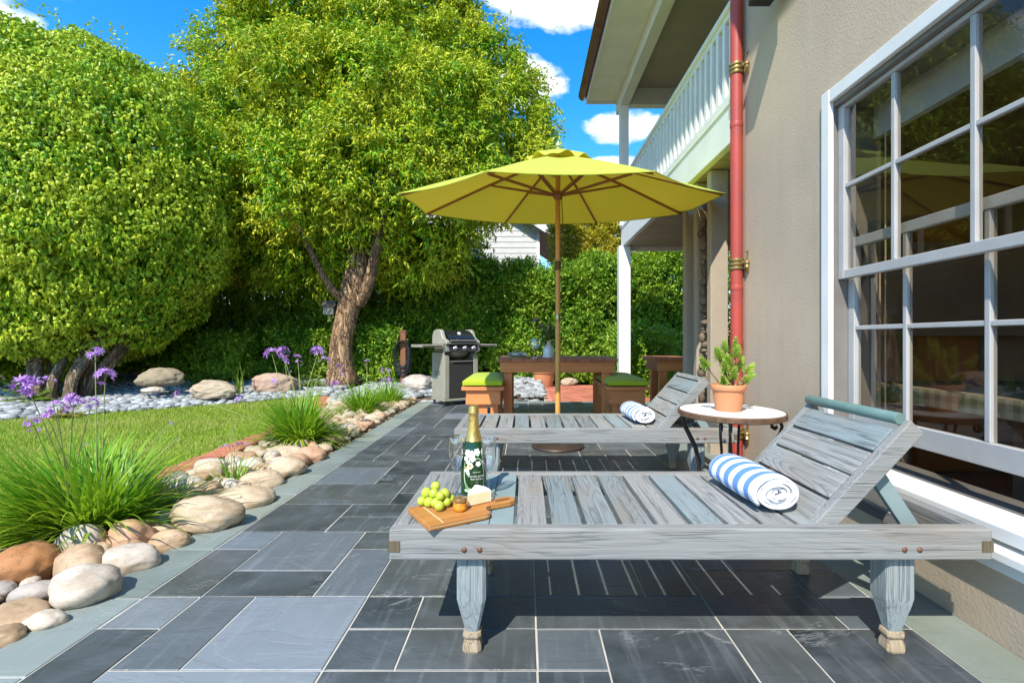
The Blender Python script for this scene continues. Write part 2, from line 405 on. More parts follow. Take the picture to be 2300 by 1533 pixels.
# ---------------------------------------------------------------- brick edging and brick path
def bricks_mb(rows, mb=None):
    mb = mb or MB()
    for (c, d, L, wd, z) in rows:                   # centre, direction of the length
        d = d.normalized(); s = Vector((-d.y, d.x, 0))
        M = Matrix((d, s, Vector((0, 0, 1)))).transposed().to_4x4(); M.translation = c
        mb.bx(-L/2, L/2, -wd/2, wd/2, -.06, z, 0, M)
    return mb
M_brick = mat('brick', (.50, .17, .10), (.36, .11, .065), .85, ns=14, bump=.4, bs=90, island=.45)
edge_pts = [(-2.62, 1.0), (-2.62, 2.0), (-2.62, 3.0), (-2.62, 4.2), (-2.66, 5.2), (-2.80, 6.2), (-3.05, 7.4), (-3.30, 8.3), (-3.2, 9.0)]
def edge_x(y):
    for (xa, ya), (xb, yb) in zip(edge_pts, edge_pts[1:]):
        if ya <= y <= yb: return xa+(xb-xa)*(y-ya)/(yb-ya)
    return edge_pts[0][0] if y < edge_pts[0][1] else edge_pts[-1][0]
rows = []; y = .9
while y < 8.1:
    x = edge_x(y); d = Vector((edge_x(y+.1)-x, .1, 0)).normalized(); nrm_ = Vector((d.y, -d.x, 0))
    rows.append((Vector((x, y, gz(x, y)+.012)), nrm_, .215, .066, rt.uniform(.004, .012))); y += .0745
o = bricks_mb(rows).build('brick_edging', M_brick, bevel=.004); tag(o, kind='structure')
rows = []
for j in range(26):
    for i in range(14):
        x = .42+i*.215+(.107 if j % 2 else 0); y = YE+.26+j*.108
        if x > 3.1: continue
        rows.append((Vector((x, y, .0)), Vector((1, 0, 0)), .207, .1, rt.uniform(-.002, .003)))
o = bricks_mb(rows).build('brick_path', M_brick, bevel=.004); tag(o, kind='structure')
gb = MB(); gb.bx(.3, 3.3, YE+.2135, YE+3.1, -.07, -.008); o = gb.build('brick_path_joints', M_grout); tag(o, kind='structure')

# ---------------------------------------------------------------- lawn (soil sheet + uncountable blades) and pebble bed
far = [(-14, 5.2), (-6.6, 5.95), (-5.2, 6.9), (-4.2, 7.6), (-3.3, 8.25)]
def far_y(x):
    for (xa, ya), (xb, yb) in zip(far, far[1:]):
        if xa <= x <= xb: return ya+(yb-ya)*(x-xa)/(xb-xa)
    return -1
n = 420000
gx = RNG.uniform(-10, -2.7, n); gy = RNG.uniform(.8, 8.3, n)
fy = np.interp(gx, [p[0] for p in far], [p[1] for p in far]); ex = np.interp(gy, [p[1] for p in edge_pts], [p[0] for p in edge_pts])
dens = np.clip(1.5-.1*gy, .35, 1)
ok = (gy < fy+.03*np.sin(gx*9)) & (gx < ex-.11) & (gx > -1.15*gy-.6) & (RNG.random(n) < dens)
gx, gy = gx[ok], gy[ok]; n = len(gx)
gzv = np.array([gz(a, b) for a, b in zip(gx, gy)])
P = np.stack([gx, gy, gzv-.02], 1)
M_lawn = leaf('lawn_grass', [(0, (.20, .32, .02)), (.5, (.28, .43, .03)), (.8, (.39, .50, .06)), (1, (.52, .52, .14))], .6, .35, .3, (.4, .5, .05))
patch = np.sin(gx*1.7+np.sin(gy*2.1))*np.cos(gy*1.3)*.5+.5
Lg = RNG.uniform(.035, .06, n)*(1+.25*patch)
az = RNG.uniform(0, 2*PI, n); el = RNG.uniform(.5, 1.5, n)
d = np.stack([np.cos(az)*np.cos(el), np.sin(az)*np.cos(el), np.sin(el)], 1)
s = np.stack([-np.sin(az), np.cos(az), np.zeros(n)], 1)*RNG.uniform(.003, .0055, n)[:, None]
V = np.stack([P-s, P+s, P+d*Lg[:, None]], 1).reshape(-1, 3)
o = np_mesh('lawn', V, np.arange(3*n).reshape(-1, 3), M_lawn)
tag(o, 'mown yellow green lawn between the pebble bed and the boulder row', 'grass', kind='stuff')

M_peb = mat('grey_pebble', (.36, .37, .36), (.22, .23, .235), .7, ns=5, bump=.15, island=.9)
bm = bmesh.new(); bmesh.ops.create_icosphere(bm, subdivisions=2, radius=1.0)
bv = np.array([v.co[:] for v in bm.verts]); bf = np.array([[v.index for v in f.verts] for f in bm.faces]); bm.free()
n = 15000
px_ = RNG.uniform(-10.5, 1.1, n); py_ = RNG.uniform(5.0, 11.2, n)
fy = np.interp(px_, [p[0] for p in far], [p[1] for p in far])
ok = np.where(px_ < -3.3, py_ > fy+.02, np.where(px_ < -1.8, (py_ > 7.4) & (px_ > np.interp(py_, [p[1] for p in edge_pts], [p[0] for p in edge_pts])+.12), np.where(px_ < .38, py_ > YE+.24, py_ > YE+2.95))) & (px_ > -1.1*py_-.8)
px_, py_ = px_[ok], py_[ok]; n = len(px_)
r = RNG.uniform(.032, .075, n); sc = np.stack([r*RNG.uniform(.9, 1.5, n), r*RNG.uniform(.7, 1.1, n), r*RNG.uniform(.4, .7, n)], 1)
rz = RNG.uniform(0, PI, n); ca, sa = np.cos(rz), np.sin(rz)
V = bv[None]*sc[:, None]; V = V*(1+.12*np.sin(bv[None]*3+RNG.uniform(0, 6, (n, 1, 3))))
V = np.stack([V[..., 0]*ca[:, None]-V[..., 1]*sa[:, None], V[..., 0]*sa[:, None]+V[..., 1]*ca[:, None], V[..., 2]], 2)
zz = np.array([gz(a, b) for a, b in zip(px_, py_)])+RNG.uniform(-.005, .03, n)
V += np.stack([px_, py_, zz], 1)[:, None]
o = np_mesh('pebble_bed', V.reshape(-1, 3), (bf[None]+np.arange(n)[:, None, None]*len(bv)).reshape(-1, 3), M_peb, None, True)
tag(o, 'bed of smooth grey pebbles between the lawn and the hedge', 'pebbles', kind='stuff')
# finer gravel under the boulder row
n = 9000; px_ = RNG.uniform(-2.55, -1.68, n); py_ = RNG.uniform(1.0, 8.0, n)
r = RNG.uniform(.004, .012, n); V = bv[None]*r[:, None, None]*np.array([1.2, 1, .7])+np.stack([px_, py_, np.full(n, -.03)+.02*RNG.random(n)], 1)[:, None]
M_grit = mat('tan_gravel', (.30, .23, .15), (.16, .12, .08), .85, ns=9, island=.7)
o = np_mesh('gravel', V.reshape(-1, 3), (bf[None]+np.arange(n)[:, None, None]*len(bv)).reshape(-1, 3), M_grit, None, True)
tag(o, 'fine tan gravel between the boulders beside the slate border', 'gravel', kind='stuff')
# ---------------------------------------------------------------- the house
def stucco():
    m, nt, out = new_mat('stucco'); v = coords(nt, island=False)
    big = noise_(nt, v, 1.1, 5); mid = noise_(nt, N(nt, 'ShaderNodeVectorMath', {'operation': 'MULTIPLY'}, _0=v, _1=(1, 3, .7)).outputs[0], 2.5, 4)
    col = mix(nt, ramp(nt, big, [(.3, 0.0), (.7, 1.0)]), (.53, .42, .30), (.41, .33, .245))
    col = mix(nt, ramp(nt, mid, [(.5, 0.0), (.75, .35)]), col, (.50, .42, .34))
    sx_ = noise_(nt, N(nt, 'ShaderNodeVectorMath', {'operation': 'MULTIPLY'}, _0=v, _1=(1, 7, .5)).outputs[0], 1.6, 5)
    col = mix(nt, ramp(nt, sx_, [(.55, 0.0), (.82, .28)]), col, (.33, .265, .20))
    zz = N(nt, 'ShaderNodeSeparateXYZ', Vector=v).outputs[2]
    dirt = math_(nt, 'MULTIPLY', ramp(nt, math_(nt, 'ADD', zz, math_(nt, 'MULTIPLY', noise_(nt, v, 7, 5), .3)), [(.08, .55), (.32, 0.0)]), .8)
    col = mix(nt, dirt, col, (.2, .165, .12))
    p = prin(nt, out, Base_Color=col, Roughness=.9, Specular_IOR_Level=.25)
    lump = ramp(nt, noise_(nt, v, 75, 4, .5, .3), [(.35, 0.0), (.65, 1.0)])
    hh = math_(nt, 'ADD', math_(nt, 'MULTIPLY', lump, .8), math_(nt, 'MULTIPLY', noise_(nt, v, 140, 3), .35))
    nt.links.new(bump_(nt, hh, .34, .002), p.inputs['Normal']); return m
M_stucco = stucco()
M_white = mat('white_paint', (.78, .78, .75), (.68, .69, .66), .45, ns=4, bump=.06, bs=70)
M_sash = mat('sash_paint', (.44, .43, .41), (.37, .365, .35), .5, ns=6, bump=.08, bs=80)
M_tan = mat('tan_paint', (.40, .33, .25), (.34, .28, .21), .6, ns=4, bump=.06)
M_ceil = mat('porch_ceiling_paint', (.40, .34, .235), (.36, .31, .21), .6, ns=3)
M_pipe = mat('red_pipe_paint', (.42, .055, .035), (.30, .05, .04), .5, ns=5, bump=.08)
M_gutter = mat('copper_gutter', (.22, .075, .05), (.16, .055, .04), .42, ns=6, metal=.25)
M_bronze = mat('bronze_bracket', (.34, .24, .08), (.2, .14, .05), .42, ns=20, metal=.6, bump=.2)
M_glass = thin_glass('window_glass', (.80, .76, .70), .55)
M_dark = mat('dark_interior', (.62, .42, .28), (.52, .34, .22), .8, ns=3)
M_orange = mat('lit_orange_panel', (.75, .30, .09), (.68, .25, .08), .8, ns=3)
XW = 1.524; YW = 3.57
house = thing('house', 'tan stucco house with white trimmed sash window, balcony and red downspout', 'house', (XW, YW, 0))
HI = Matrix.Translation((-XW, -YW, 0))
def hpart(mb, name, m, parent=None, **k):
    """geometry is written in scene metres; shift it to the parent's origin"""
    mb.v = [(x-XW, y-YW, z) for x, y, z in mb.v]
    return mb.build(name, m, parent or house, **k)
wy0, wy1, wz0, wz1 = .60, 2.496, .30, 2.17           # opening
b = MB()
b.bx(XW, XW+.25, -2.0, wy0, -.1, 5.0); b.bx(XW, XW+.25, wy1, YW, -.1, 5.0)
b.bx(XW, XW+.25, wy0, wy1, -.1, wz0); b.bx(XW, XW+.25, wy0, wy1, wz1, 5.0)
b.bx(XW+.25, 3.6, YW-.25, YW, -.1, 5.0)              # return wall of the front block
b.bx(3.4, 3.6, YW, 8.0, -.1, 5.0)                    # recessed wall behind porch and balcony
hpart(b, 'wall', M_stucco)
# casing, sill
c = MB(); t0 = XW-.022; t1 = XW+.004
c.bx(t0, t1, wy1-.018, wy1+.045, .262, 2.216); c.bx(t0, t1, wy0-.045, wy0+.018, .262, 2.216)
c.bx(t0+.002, t1, wy0+.018, wy1-.018, wz1-.018, 2.214)
cas = hpart(c, 'window_casing', M_white, bevel=.003)
c = MB()
def sill(mb, x0, x1, z0, z1, drop): 
    ya, yb = wy0-.04, wy1-.02
    mb.add([(x0,ya,z0),(x1,ya,z0),(x1,yb,z0),(x0,yb,z0),(x0,ya,z1-drop),(x1,ya,z1),(x1,yb,z1),(x0,yb,z1-drop)],
           [(0,3,2,1),(4,5,6,7),(0,1,5,4),(1,2,6,5),(2,3,7,6),(3,0,4,7)])
sill(c, XW-.05, XW+.07, .285, .335, .02); sill(c, XW-.018, XW+.12, .337, .395, .01); sill(c, XW-.012, XW+.02, .235, .283, 0)
hpart(c, 'window_sill', M_white, cas, bevel=.004)
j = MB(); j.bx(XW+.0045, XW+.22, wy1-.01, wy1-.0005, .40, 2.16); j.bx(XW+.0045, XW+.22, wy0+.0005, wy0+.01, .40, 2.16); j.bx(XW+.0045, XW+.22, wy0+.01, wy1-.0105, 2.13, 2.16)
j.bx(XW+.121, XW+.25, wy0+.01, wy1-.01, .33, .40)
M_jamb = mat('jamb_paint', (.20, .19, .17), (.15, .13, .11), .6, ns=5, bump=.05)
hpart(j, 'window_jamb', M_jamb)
ym = [2.119, 1.740, 1.361, .982]
def sash(name, x0, x1, z0, z1, zm, bot, top):
    s = MB(); ya, yb = wy0+.012, wy1-.012; st = .045
    s.bx(x0, x1, ya, ya+st, z0, z1); s.bx(x0, x1, yb-st, yb, z0, z1)
    s.bx(x0+.001, x1-.001, ya+st, yb-st, z0, z0+bot); s.bx(x0+.001, x1-.001, ya+st, yb-st, z1-top, z1)
    for y in ym: s.bx(x0+.004, x1-.004, y-.011, y+.011, z0+bot, z1-top)
    s.bx(x0+.006, x1-.006, ya+st, yb-st, zm-.010, zm+.010)
    o = hpart(s, name, M_sash, bevel=.003)
    p = MB(); xm = (x0+x1)/2
    ys_ = [ya+st]+sorted(ym)+[yb-st]
    for k in range(5):
        for (za, zb) in ((z0+bot, zm), (zm, z1-top)):
            e = .010
            p.add([(xm, ys_[k]+e, za+.005), (xm, ys_[k+1]-e, za+.005), (xm+random.uniform(-.0015, .0015), ys_[k+1]-e, zb-.005), (xm+random.uniform(-.0015, .0015), ys_[k]+e, zb-.005)], [(0, 3, 2, 1)])
    hpart(p, 'window_pane', M_glass, o)
    return o
sash('upper_sash', XW+.028, XW+.064, 1.275, 2.128, 1.727, .042, .02)
sash('lower_sash', XW+.078, XW+.114, .535, 1.475, 1.035, .085, .045)
# room behind the window
r = MB(); xa, xb, ya, yb, za, zb = XW+.26, 5.2, -1.9, YW-.26, .1, 2.6
r.add([(xa,ya,za),(xb,ya,za),(xb,yb,za),(xa,yb,za),(xa,ya,zb),(xb,ya,zb),(xb,yb,zb),(xa,yb,zb)], [(0,1,2,3),(4,7,6,5),(1,5,6,2),(0,4,5,1)])
r.add([(xa,yb,za),(xb,yb,za),(xb,yb,zb),(xa,yb,zb)], [(0,1,2,3)])
r.bx(2.55, 2.95, yb-.05, yb-.004, .12, 1.75, 1)      # orange panel, a lit part of the room put into the colour
r.bx(XW+.262, 3.2, yb-.12, yb-.055, 1.0, 1.6, 0) 
hpart(r, 'room_interior', [M_dark, M_orange])
v = MB(); v.bx(XW+.20, XW+.235, wy0+.02, wy1-.02, 1.97, 2.128)  # pale band added inside the glass across the window top
hpart(v, 'pale_window_band', mat('pale_band', (.40, .44, .46), (.34, .37, .38), .8))
v = MB(); v.tube([(XW+.19, 2.38, z) for z in np.linspace(.62, 1.97, 8)], .004, 6)
hpart(v, 'window_cord', mat('cord', (.5, .42, .28), None, .8))
# downspout with its two bronze brackets
px = 1.524-.052; py = 3.49
d = MB(); d.tube([(px, py, z) for z in (-.01, .5, 1.0, 1.28, 1.9, 2.45, 2.72, 3.4, 4.75)], .041, 20)
for z in (1.335, 2.47, .42, .95): d.lathe([(.0425, -.018), (.0438, -.014), (.0438, .014), (.0425, .018)], 20, (px, py, z))
dsp = hpart(d, 'downspout', M_pipe)
for z in (1.50, 2.86, .33):
    k = MB()
    for dz in (-.028, 0, .028): k.lathe([(.042, -.013), (.049, -.009), (.051, 0), (.049, .009), (.042, .013)], 20, (px, py, z+dz))
    k.tube([(px+.02, py-.045, z+.005), (px+.045, py-.065, z+.01), (px+.06, py-.068, z+.05), (px+.05, py-.07, z+.085), (px+.035, py-.075, z+.075)], [.012, .014, .013, .01, .006], 8)
    k.tube([(px+.045, py-.065, z+.01), (px+.035, py-.085, z-.03), (px+.05, py-.07, z-.07)], [.013, .014, .007], 8)
    k.ball((px+.04, py-.075, z+.0), .02, 10, 7)
    hpart(k, 'pipe_bracket', M_bronze, dsp)
# screen of tan boards under the balcony
for y in (4.25, 4.60, 4.92):
    k = MB(); k.bx(1.58, 1.72, y, y+.09, -.02, 2.418); k.bx(1.573, 1.60, y+.003, y+.087, -.02, 2.416); hpart(k, 'screen_board', M_tan, bevel=.003)
# balcony
yb0, yb1 = YW, 7.87
k = MB(); k.bx(1.50, 1.56, yb0, yb1, 2.42, 2.70); k.bx(1.49, 1.565, yb0, yb1+.01, 2.70, 2.735); k.bx(1.56, 3.4, yb1-.06, yb1, 2.36, 2.70)
hpart(k, 'balcony_beam', M_white, bevel=.004)
k = MB()
for i in range(9): k.bx(1.561, 3.4, yb0+i*.47+.006, min(yb0+(i+1)*.47-.006, yb1-.061), 2.425, 2.45)
k.bx(1.561, 3.4, yb0, yb1-.061, 2.455, 2.69)
hpart(k, 'balcony_soffit', M_tan)
k = MB(); k.bx(1.485, 1.575, yb0, yb1, 3.41, 3.45); k.bx(1.505, 1.555, yb0, yb1, 3.36, 3.408); k.bx(1.505, 1.555, yb0, yb1, 2.755, 2.80)
rl = hpart(k, 'balcony_railing', M_white, bevel=.004)
pk = None
for i in range(33):
    y = yb0+.08+i*.1285
    k = MB(); k.bx(1.506, 1.554, y, y+.052, 2.801, 3.359); hpart(k, 'baluster', M_white, rl)
for (z0, z1, wd) in ((-.02, 2.42, .175), (2.735, 4.60, .13)):
    k = MB(); k.bx(1.53-wd/2, 1.53+wd/2, yb1-.075-wd/2, yb1-.075+wd/2, z0, z1)
    hpart(k, 'porch_post', M_white, bevel=.004)
# roof over balcony and wall
ye0, ye1 = -2.5, 8.12; xe = .94
k = MB(); k.bx(xe+.06, 1.46, ye0, ye1, 4.83, 4.85); k.bx(xe+.04, xe+.062, ye0, ye1, 4.79, 4.95); k.bx(xe+.062, 3.6, ye1-.03, ye1, 4.79, 4.95)
hpart(k, 'soffit', M_white)
k = MB(); k.bx(1.46, 1.60, YW, ye1-.031, 4.60, 4.86); k.bx(1.60, 3.4, 7.72, 7.86, 4.60, 4.86)
hpart(k, 'porch_roof_beam', M_white, bevel=.004)
k = MB(); k.bx(1.60, 3.4, YW, ye1-.032, 4.861, 4.89); hpart(k, 'porch_ceiling', M_ceil)
k = MB(); k.bx(1.46, XW, ye0, YW, 4.60, 4.86); hpart(k, 'frieze_board', M_white, bevel=.004)
k = MB(); pr = [(xe-.02, 4.96), (xe-.02, 4.99), (3.6, 5.25), (3.6, 5.15)]
k.add([(x, ye0, z) for x, z in pr]+[(x, ye1+.03, z) for x, z in pr], [(0, 1, 2, 3), (7, 6, 5, 4), (0, 4, 5, 1), (1, 5, 6, 2), (2, 6, 7, 3), (3, 7, 4, 0)])
rf = hpart(k, 'roof', mat('roof_shingle', (.15, .09, .06), (.1, .06, .045), .85, ns=12, bump=.4))
k = MB(); n_ = 10; pts = []
for i in range(n_+1):
    a = PI+PI*i/n_; pts.append((xe-.015+.062*math.cos(a), 4.93+.075*math.sin(a)))
vs = [(x, y, z) for y in (ye0, ye1+.02) for x, z in pts]
k.add(vs, [(i, i+1, n_+1+i+1, n_+1+i) for i in range(n_)], True); k.add(vs[n_+1:], [tuple(range(n_, -1, -1))])
for y in np.arange(ye1-.55, 2, -1.35):
    q = [(xe-.015+.067*math.cos(PI+PI*i/n_), 4.93+.08*math.sin(PI+PI*i/n_)) for i in range(n_+1)]
    k.add([(x, yy, z) for yy in (y-.015, y+.015) for x, z in q], [(i, i+1, n_+1+i+1, n_+1+i) for i in range(n_)], True)
k.tube([(xe-.077, ye0, 4.93), (xe-.077, ye1+.02, 4.93)], .009, 6)
hpart(k, 'gutter', M_gutter, rf, solid=.003)
# lamp fixed to the wall
k = MB(); k.bx(1.33, 1.46, 2.86, 2.99, 2.965, 3.2); k.bx(1.32, 1.47, 2.85, 3.0, 3.2, 3.23); k.bx(1.46, XW, 2.89, 2.96, 3.1, 3.16)
hpart(k, 'wall_lamp', mat('dark_lamp_metal', (.02, .022, .03), None, .4, metal=.5), bevel=.006)
# string of stones hung between the screen boards
k = MB(); rs = random.Random(5); z = .25
while z < 2.3:
    r_ = rs.uniform(.018, .05); k.ball((1.60+rs.uniform(-.02, .02), 4.50+rs.uniform(-.02, .02), z), r_, 10, 7, 0, Matrix.Translation((0, 0, 0)), (rs.uniform(.7, 1.2), 1, rs.uniform(.6, 1.3))); z += r_*1.5
ob = k.build('stone_string', mat('brown_stone', (.2, .14, .09), (.09, .06, .04), .7, ns=20, bump=.4, island=.6))
tag(ob, 'string of brown stones hanging between the tan screen boards', 'garden ornament')
# gingham clothed table indoors
t = thing('dining_table', 'table under a checked cloth seen through the lower window panes', 'table', (2.35, 1.9, .1))
k = MB(); k.bx(-.4, .4, -.9, .9, .60, .635); k.build('tabletop', M_dark, t)
for sx in (-.34, .34):
    for sy in (-.8, .8): k = MB(); k.bx(sx-.03, sx+.03, sy-.03, sy+.03, 0, .6); k.build('leg', M_dark, t)
def gingham():
    m, nt, out = new_mat('gingham'); v = coords(nt, island=False)
    x = N(nt, 'ShaderNodeSeparateXYZ', Vector=v).outputs
    a = math_(nt, 'GREATER_THAN', math_(nt, 'FRACT', math_(nt, 'MULTIPLY', x[1], 16)), .5); c = math_(nt, 'GREATER_THAN', math_(nt, 'FRACT', math_(nt, 'MULTIPLY', math_(nt, 'ADD', x[0], x[2]), 16)), .5)
    prin(nt, out, Base_Color=mix(nt, math_(nt, 'MULTIPLY', math_(nt, 'ADD', a, c), .5), (.36, .31, .19), (.17, .13, .07)), Roughness=.9); return m
k = MB(); k.bx(-.43, .43, -.93, .93, .636, .642); k.bx(-.436, -.43, -.93, .93, .56, .642)
ob = k.build('tablecloth', gingham()); ob.location = (2.35, 1.9, .1); tag(ob, 'yellow and brown checked tablecloth on the table behind the window', 'tablecloth')

# ---------------------------------------------------------------- neighbour's house beyond the hedge
nh = thing('neighbour_house', 'pale clapboard house with white corner trim behind the hedge', 'house', (-1.6, 17, 0))
M_siding = mat('siding_paint', (.56, .55, .52), (.5, .49, .46), .6, ns=3)
k = MB()
for i in range(28):
    z = .1+i*.19; k.add([(-6, 0, z), (1.97, 0, z), (1.97, .015, z+.19), (-6, .015, z+.19)], [(0, 1, 2, 3)]); k.add([(-6, .0, z), (1.97, 0, z), (1.97, .02, z), (-6, .02, z)], [(3, 2, 1, 0)])
k.bx(-6, 1.97, .03, .2, 0, 5.42); k.bx(1.97, 2.06, .02, 5, 0, 4.6)
k.build('wall', M_siding, nh)
k = MB(); k.bx(1.97, 2.07, -.03, .019, 0, 5.0); k.build('corner_trim', M_white, nh)
k = MB(); M_ = Matrix.Translation((1.7, 0, 4.98)) @ Matrix.Rotation(R(33), 4, 'Y')
k.bx(-8, 1.25, -.35, 5.2, .05, .16, 0, M_); rfn = k.build('roof', mat('brown_roof', (.26, .12, .08), (.2, .09, .06), .8, ns=15), nh)
k = MB(); k.bx(-8, 1.3, -.42, -.36, -.09, .17, 0, M_); k.build('barge_board', M_white, rfn)
# ---------------------------------------------------------------- loungers
GL, GM, GD = (.315, .318, .30), (.245, .258, .255), (.06, .058, .054)
WARM = (.29, .235, .175)
TEAL = (.205, .285, .31)
W_x = wood('weathered_wood_long', 'X', GL, GM, GD, .8, .8, TEAL, .35, .12, .7, 1.0, .3, WARM)
W_y = wood('weathered_wood_slat', 'Y', GL, GM, GD, .8, 1.2, TEAL, .6, .30, .8, 1.0, .3, WARM)
W_z = wood('weathered_wood_leg', 'Z', (.36, .39, .38), (.28, .33, .33), GD, .8, .6, (.27, .32, .33), .5, .12, .7, 1.0, .3, WARM)
W_foot = wood('worn_foot_wood', 'Z', (.44, .33, .20), (.33, .25, .16), (.10, .07, .045), .85, .5, (.30, .30, .27), .3, .1, .7)
W_end = wood('weathered_end_grain', 'Z', (.17, .135, .085), (.12, .095, .06), (.03, .02, .012), .85, 1.3, None, 0, .1)
M_teal = mat('worn_green_paint', (.10, .19, .17), (.16, .24, .22), .5, ns=9, bump=.1)
M_teal2 = mat('green_slat_paint', (.185, .26, .265), (.245, .31, .31), .6, ns=5, bump=.08, island=.12)
M_bolt = mat('rusty_bolt', (.22, .10, .065), (.13, .055, .035), .6, ns=40, metal=.3, bump=.2)
def lounger(name, label, loc, bar=True, tilt=46.8, flush=True):
    L, Wd, zt, rh, rt_ = 1.83, .667, .405, .095, .047
    t = thing(name, label, 'sun lounger', loc, 0, 'weathered wooden sun loungers')
    for (y0, y1) in ((0, rt_), (Wd-rt_, Wd)):
        k = MB(); k.bx(0, L, y0, y1, zt-rh, zt)
        r = k.build('side_rail', W_x, t, bevel=.006)
        for x in (.228, .275, 1.562, 1.608):
            k = MB(); yy = y0 if y0 == 0 else y1; s = -1 if y0 == 0 else 1
            k.lathe([(.0085, 0), (.0085, .002), (.006, .0045), (0, .0055)], 12, (0, 0, 0), 0, Matrix.Translation((x, yy, zt-.062)) @ Matrix.Rotation(R(90)*(1 if s < 0 else -1), 4, 'X'))
            k.build('bolt', M_bolt, r)
        for x in (0, L):
            k = MB(); s = 1 if x == 0 else -1; yy = y0 if y0 == 0 else y1
            k.bx(min(x-.0015*s, x+.034*s), max(x-.0015*s, x+.034*s), yy-(.0015 if y0 == 0 else .03), yy+(.03 if y0 == 0 else .0015), zt-.070, zt-.036)
            k.build('end_joint', W_end, r)
    for x in (.0015, L-.0485):
        k = MB(); k.bx(x, x+.047, rt_+.0006, Wd-rt_-.0006, zt-rh+.002, zt-.0008); k.build('end_rail', W_y, t, bevel=.004)
    for x in (.20, 1.53):                             # carved tapering legs on ball feet
        for y in (.028, Wd-.028-.088):
            k = MB(); cx, cy = x+.046, y+.044
            pr = [(.045, .31), (.045, .175), (.040, .150), (.022, .070), (.021, .064), (.027, .062), (.029, .052), (.027, .045), (.022, .043), (.0225, .040), (.029, .022), (.030, .006), (.028, .0)]
            vs = []; 
            for (r_, z) in pr:
                ch = r_*.22 if z > .1 else r_*.35
                vs += [(cx+a, cy+b_, z) for a, b_ in ((-r_+ch, -r_), (r_-ch, -r_), (r_, -r_+ch), (r_, r_-ch), (r_-ch, r_), (-r_+ch, r_), (-r_, r_-ch), (-r_, -r_+ch))]
            fs = [(8*i+jj, 8*i+8+jj, 8*i+8+(jj+1) % 8, 8*i+(jj+1) % 8) for i in range(len(pr)-1) for jj in range(8)]
            fs.append(tuple(8*(len(pr)-1)+jj for jj in range(7, -1, -1))); fs.append(tuple(range(8)))
            k.add(vs, fs, True); k.mi = [1 if 32 <= q < 8*(len(pr)-1)+1 else 0 for q in range(len(fs))]; lg = k.build('leg', [W_z, W_foot], t, angle=22)
            k = MB(); k.bx(cx-.04, cx+.04, cy-.04, cy+.04, .3101, .335); k.build('leg_block', W_z, lg)
    # deck: slats across; the three at the foot are newer, flush boards
    k = MB(); x = .0495; pitch = .1105; i = 0
    xs_ = [.0495, .155, .228, .300, .377]
    if not flush: xs_ = [.0495, .158, .2685, .379]
    for a, b_ in zip(xs_, xs_[1:]): e_ = .001 if flush else .0075; k.bx(a+(e_ if a > .05 else .001), b_-e_, rt_+.001, Wd-rt_-.001, zt-.024, zt-.001+random.uniform(-.001, 0), 1 if (b_ > .2 and flush) else 0)
    x = .379
    while x < 1.30:
        k.bx(x+.0075, x+pitch-.0075, rt_+.0015+random.uniform(0, .006), Wd-rt_-.0015-random.uniform(0, .006), zt-.024+random.uniform(-.001, .001), zt-.0015+random.uniform(-.002, .0005)); x += pitch
    k.build('deck_slats', [W_y, M_teal2], t, bevel=.002)
    k = MB(); k.bx(.05, 1.3, rt_+.02, rt_+.045, zt-.06, zt-.0255); k.bx(.05, 1.3, Wd-rt_-.045, Wd-rt_-.02, zt-.06, zt-.0255); k.bx(1.30, 1.345, rt_+.001, Wd-rt_-.001, zt-.08, zt-.02); k.build('slat_bearer', W_x, t)
    # raised backrest
    a = R(tilt); px_, pz_ = 1.312, zt-.01
    M = Matrix.Translation((px_, 0, pz_)) @ Matrix.Rotation(-a, 4, 'Y')
    Lb = .455
    for y in (rt_+.008, Wd-rt_-.043):
        bk = MB(); bk.bx(-.02, Lb, y, y+.035, -.062, -.004, 0, M); bk.build('backrest_rail', W_x, t, bevel=.004)
    k = MB(); q = .004
    for i in range(4):
        w_ = .104; k.bx(q, q+w_-.009, rt_+.044+random.uniform(0, .004), Wd-rt_-.044-random.uniform(0, .004), -.024, random.uniform(-.004, -.001), 0, M)
        q += w_
    k.build('backrest_slats', W_y, t, bevel=.0025)
    if bar:
        k = MB(); k.tube([M @ Vector((Lb-.012, y, .012)) for y in (rt_+.03, rt_+.034, Wd*.5, Wd-rt_-.034, Wd-rt_-.03)], [.017, .0195, .0195, .0195, .017], 16); k.build('head_bar', M_teal, t)
    else:
        k = MB(); k.bx(Lb-.035, Lb-.003, rt_+.044, Wd-rt_-.044, -.03, .001, 0, M); k.build('head_bar', W_y, t, bevel=.003)
    for y in (rt_+.075, Wd-rt_-.075):
        k = MB(); A = M @ Vector((Lb*.62, y, -.045)); k.bar(A, (A.x+.165, y, zt-.085), .022, .05, (1, 0, 0)); k.build('prop_arm', M_teal2, t, bevel=.003)
    k = MB(); k.bx(1.72, 1.745, rt_+.002, Wd-rt_-.002, zt-.09, zt-.05); k.build('prop_rail', W_y, t)
    return t
lounger('sun_lounger', 'weathered grey wooden lounger in front, with bottle, cheese board and rolled towel on it', (-.415, 1.513, 0))
lounger('sun_lounger', 'weathered grey wooden lounger behind the front one, below the umbrella, with only a rolled towel', (-.46, 3.205, 0), False, 48, False)

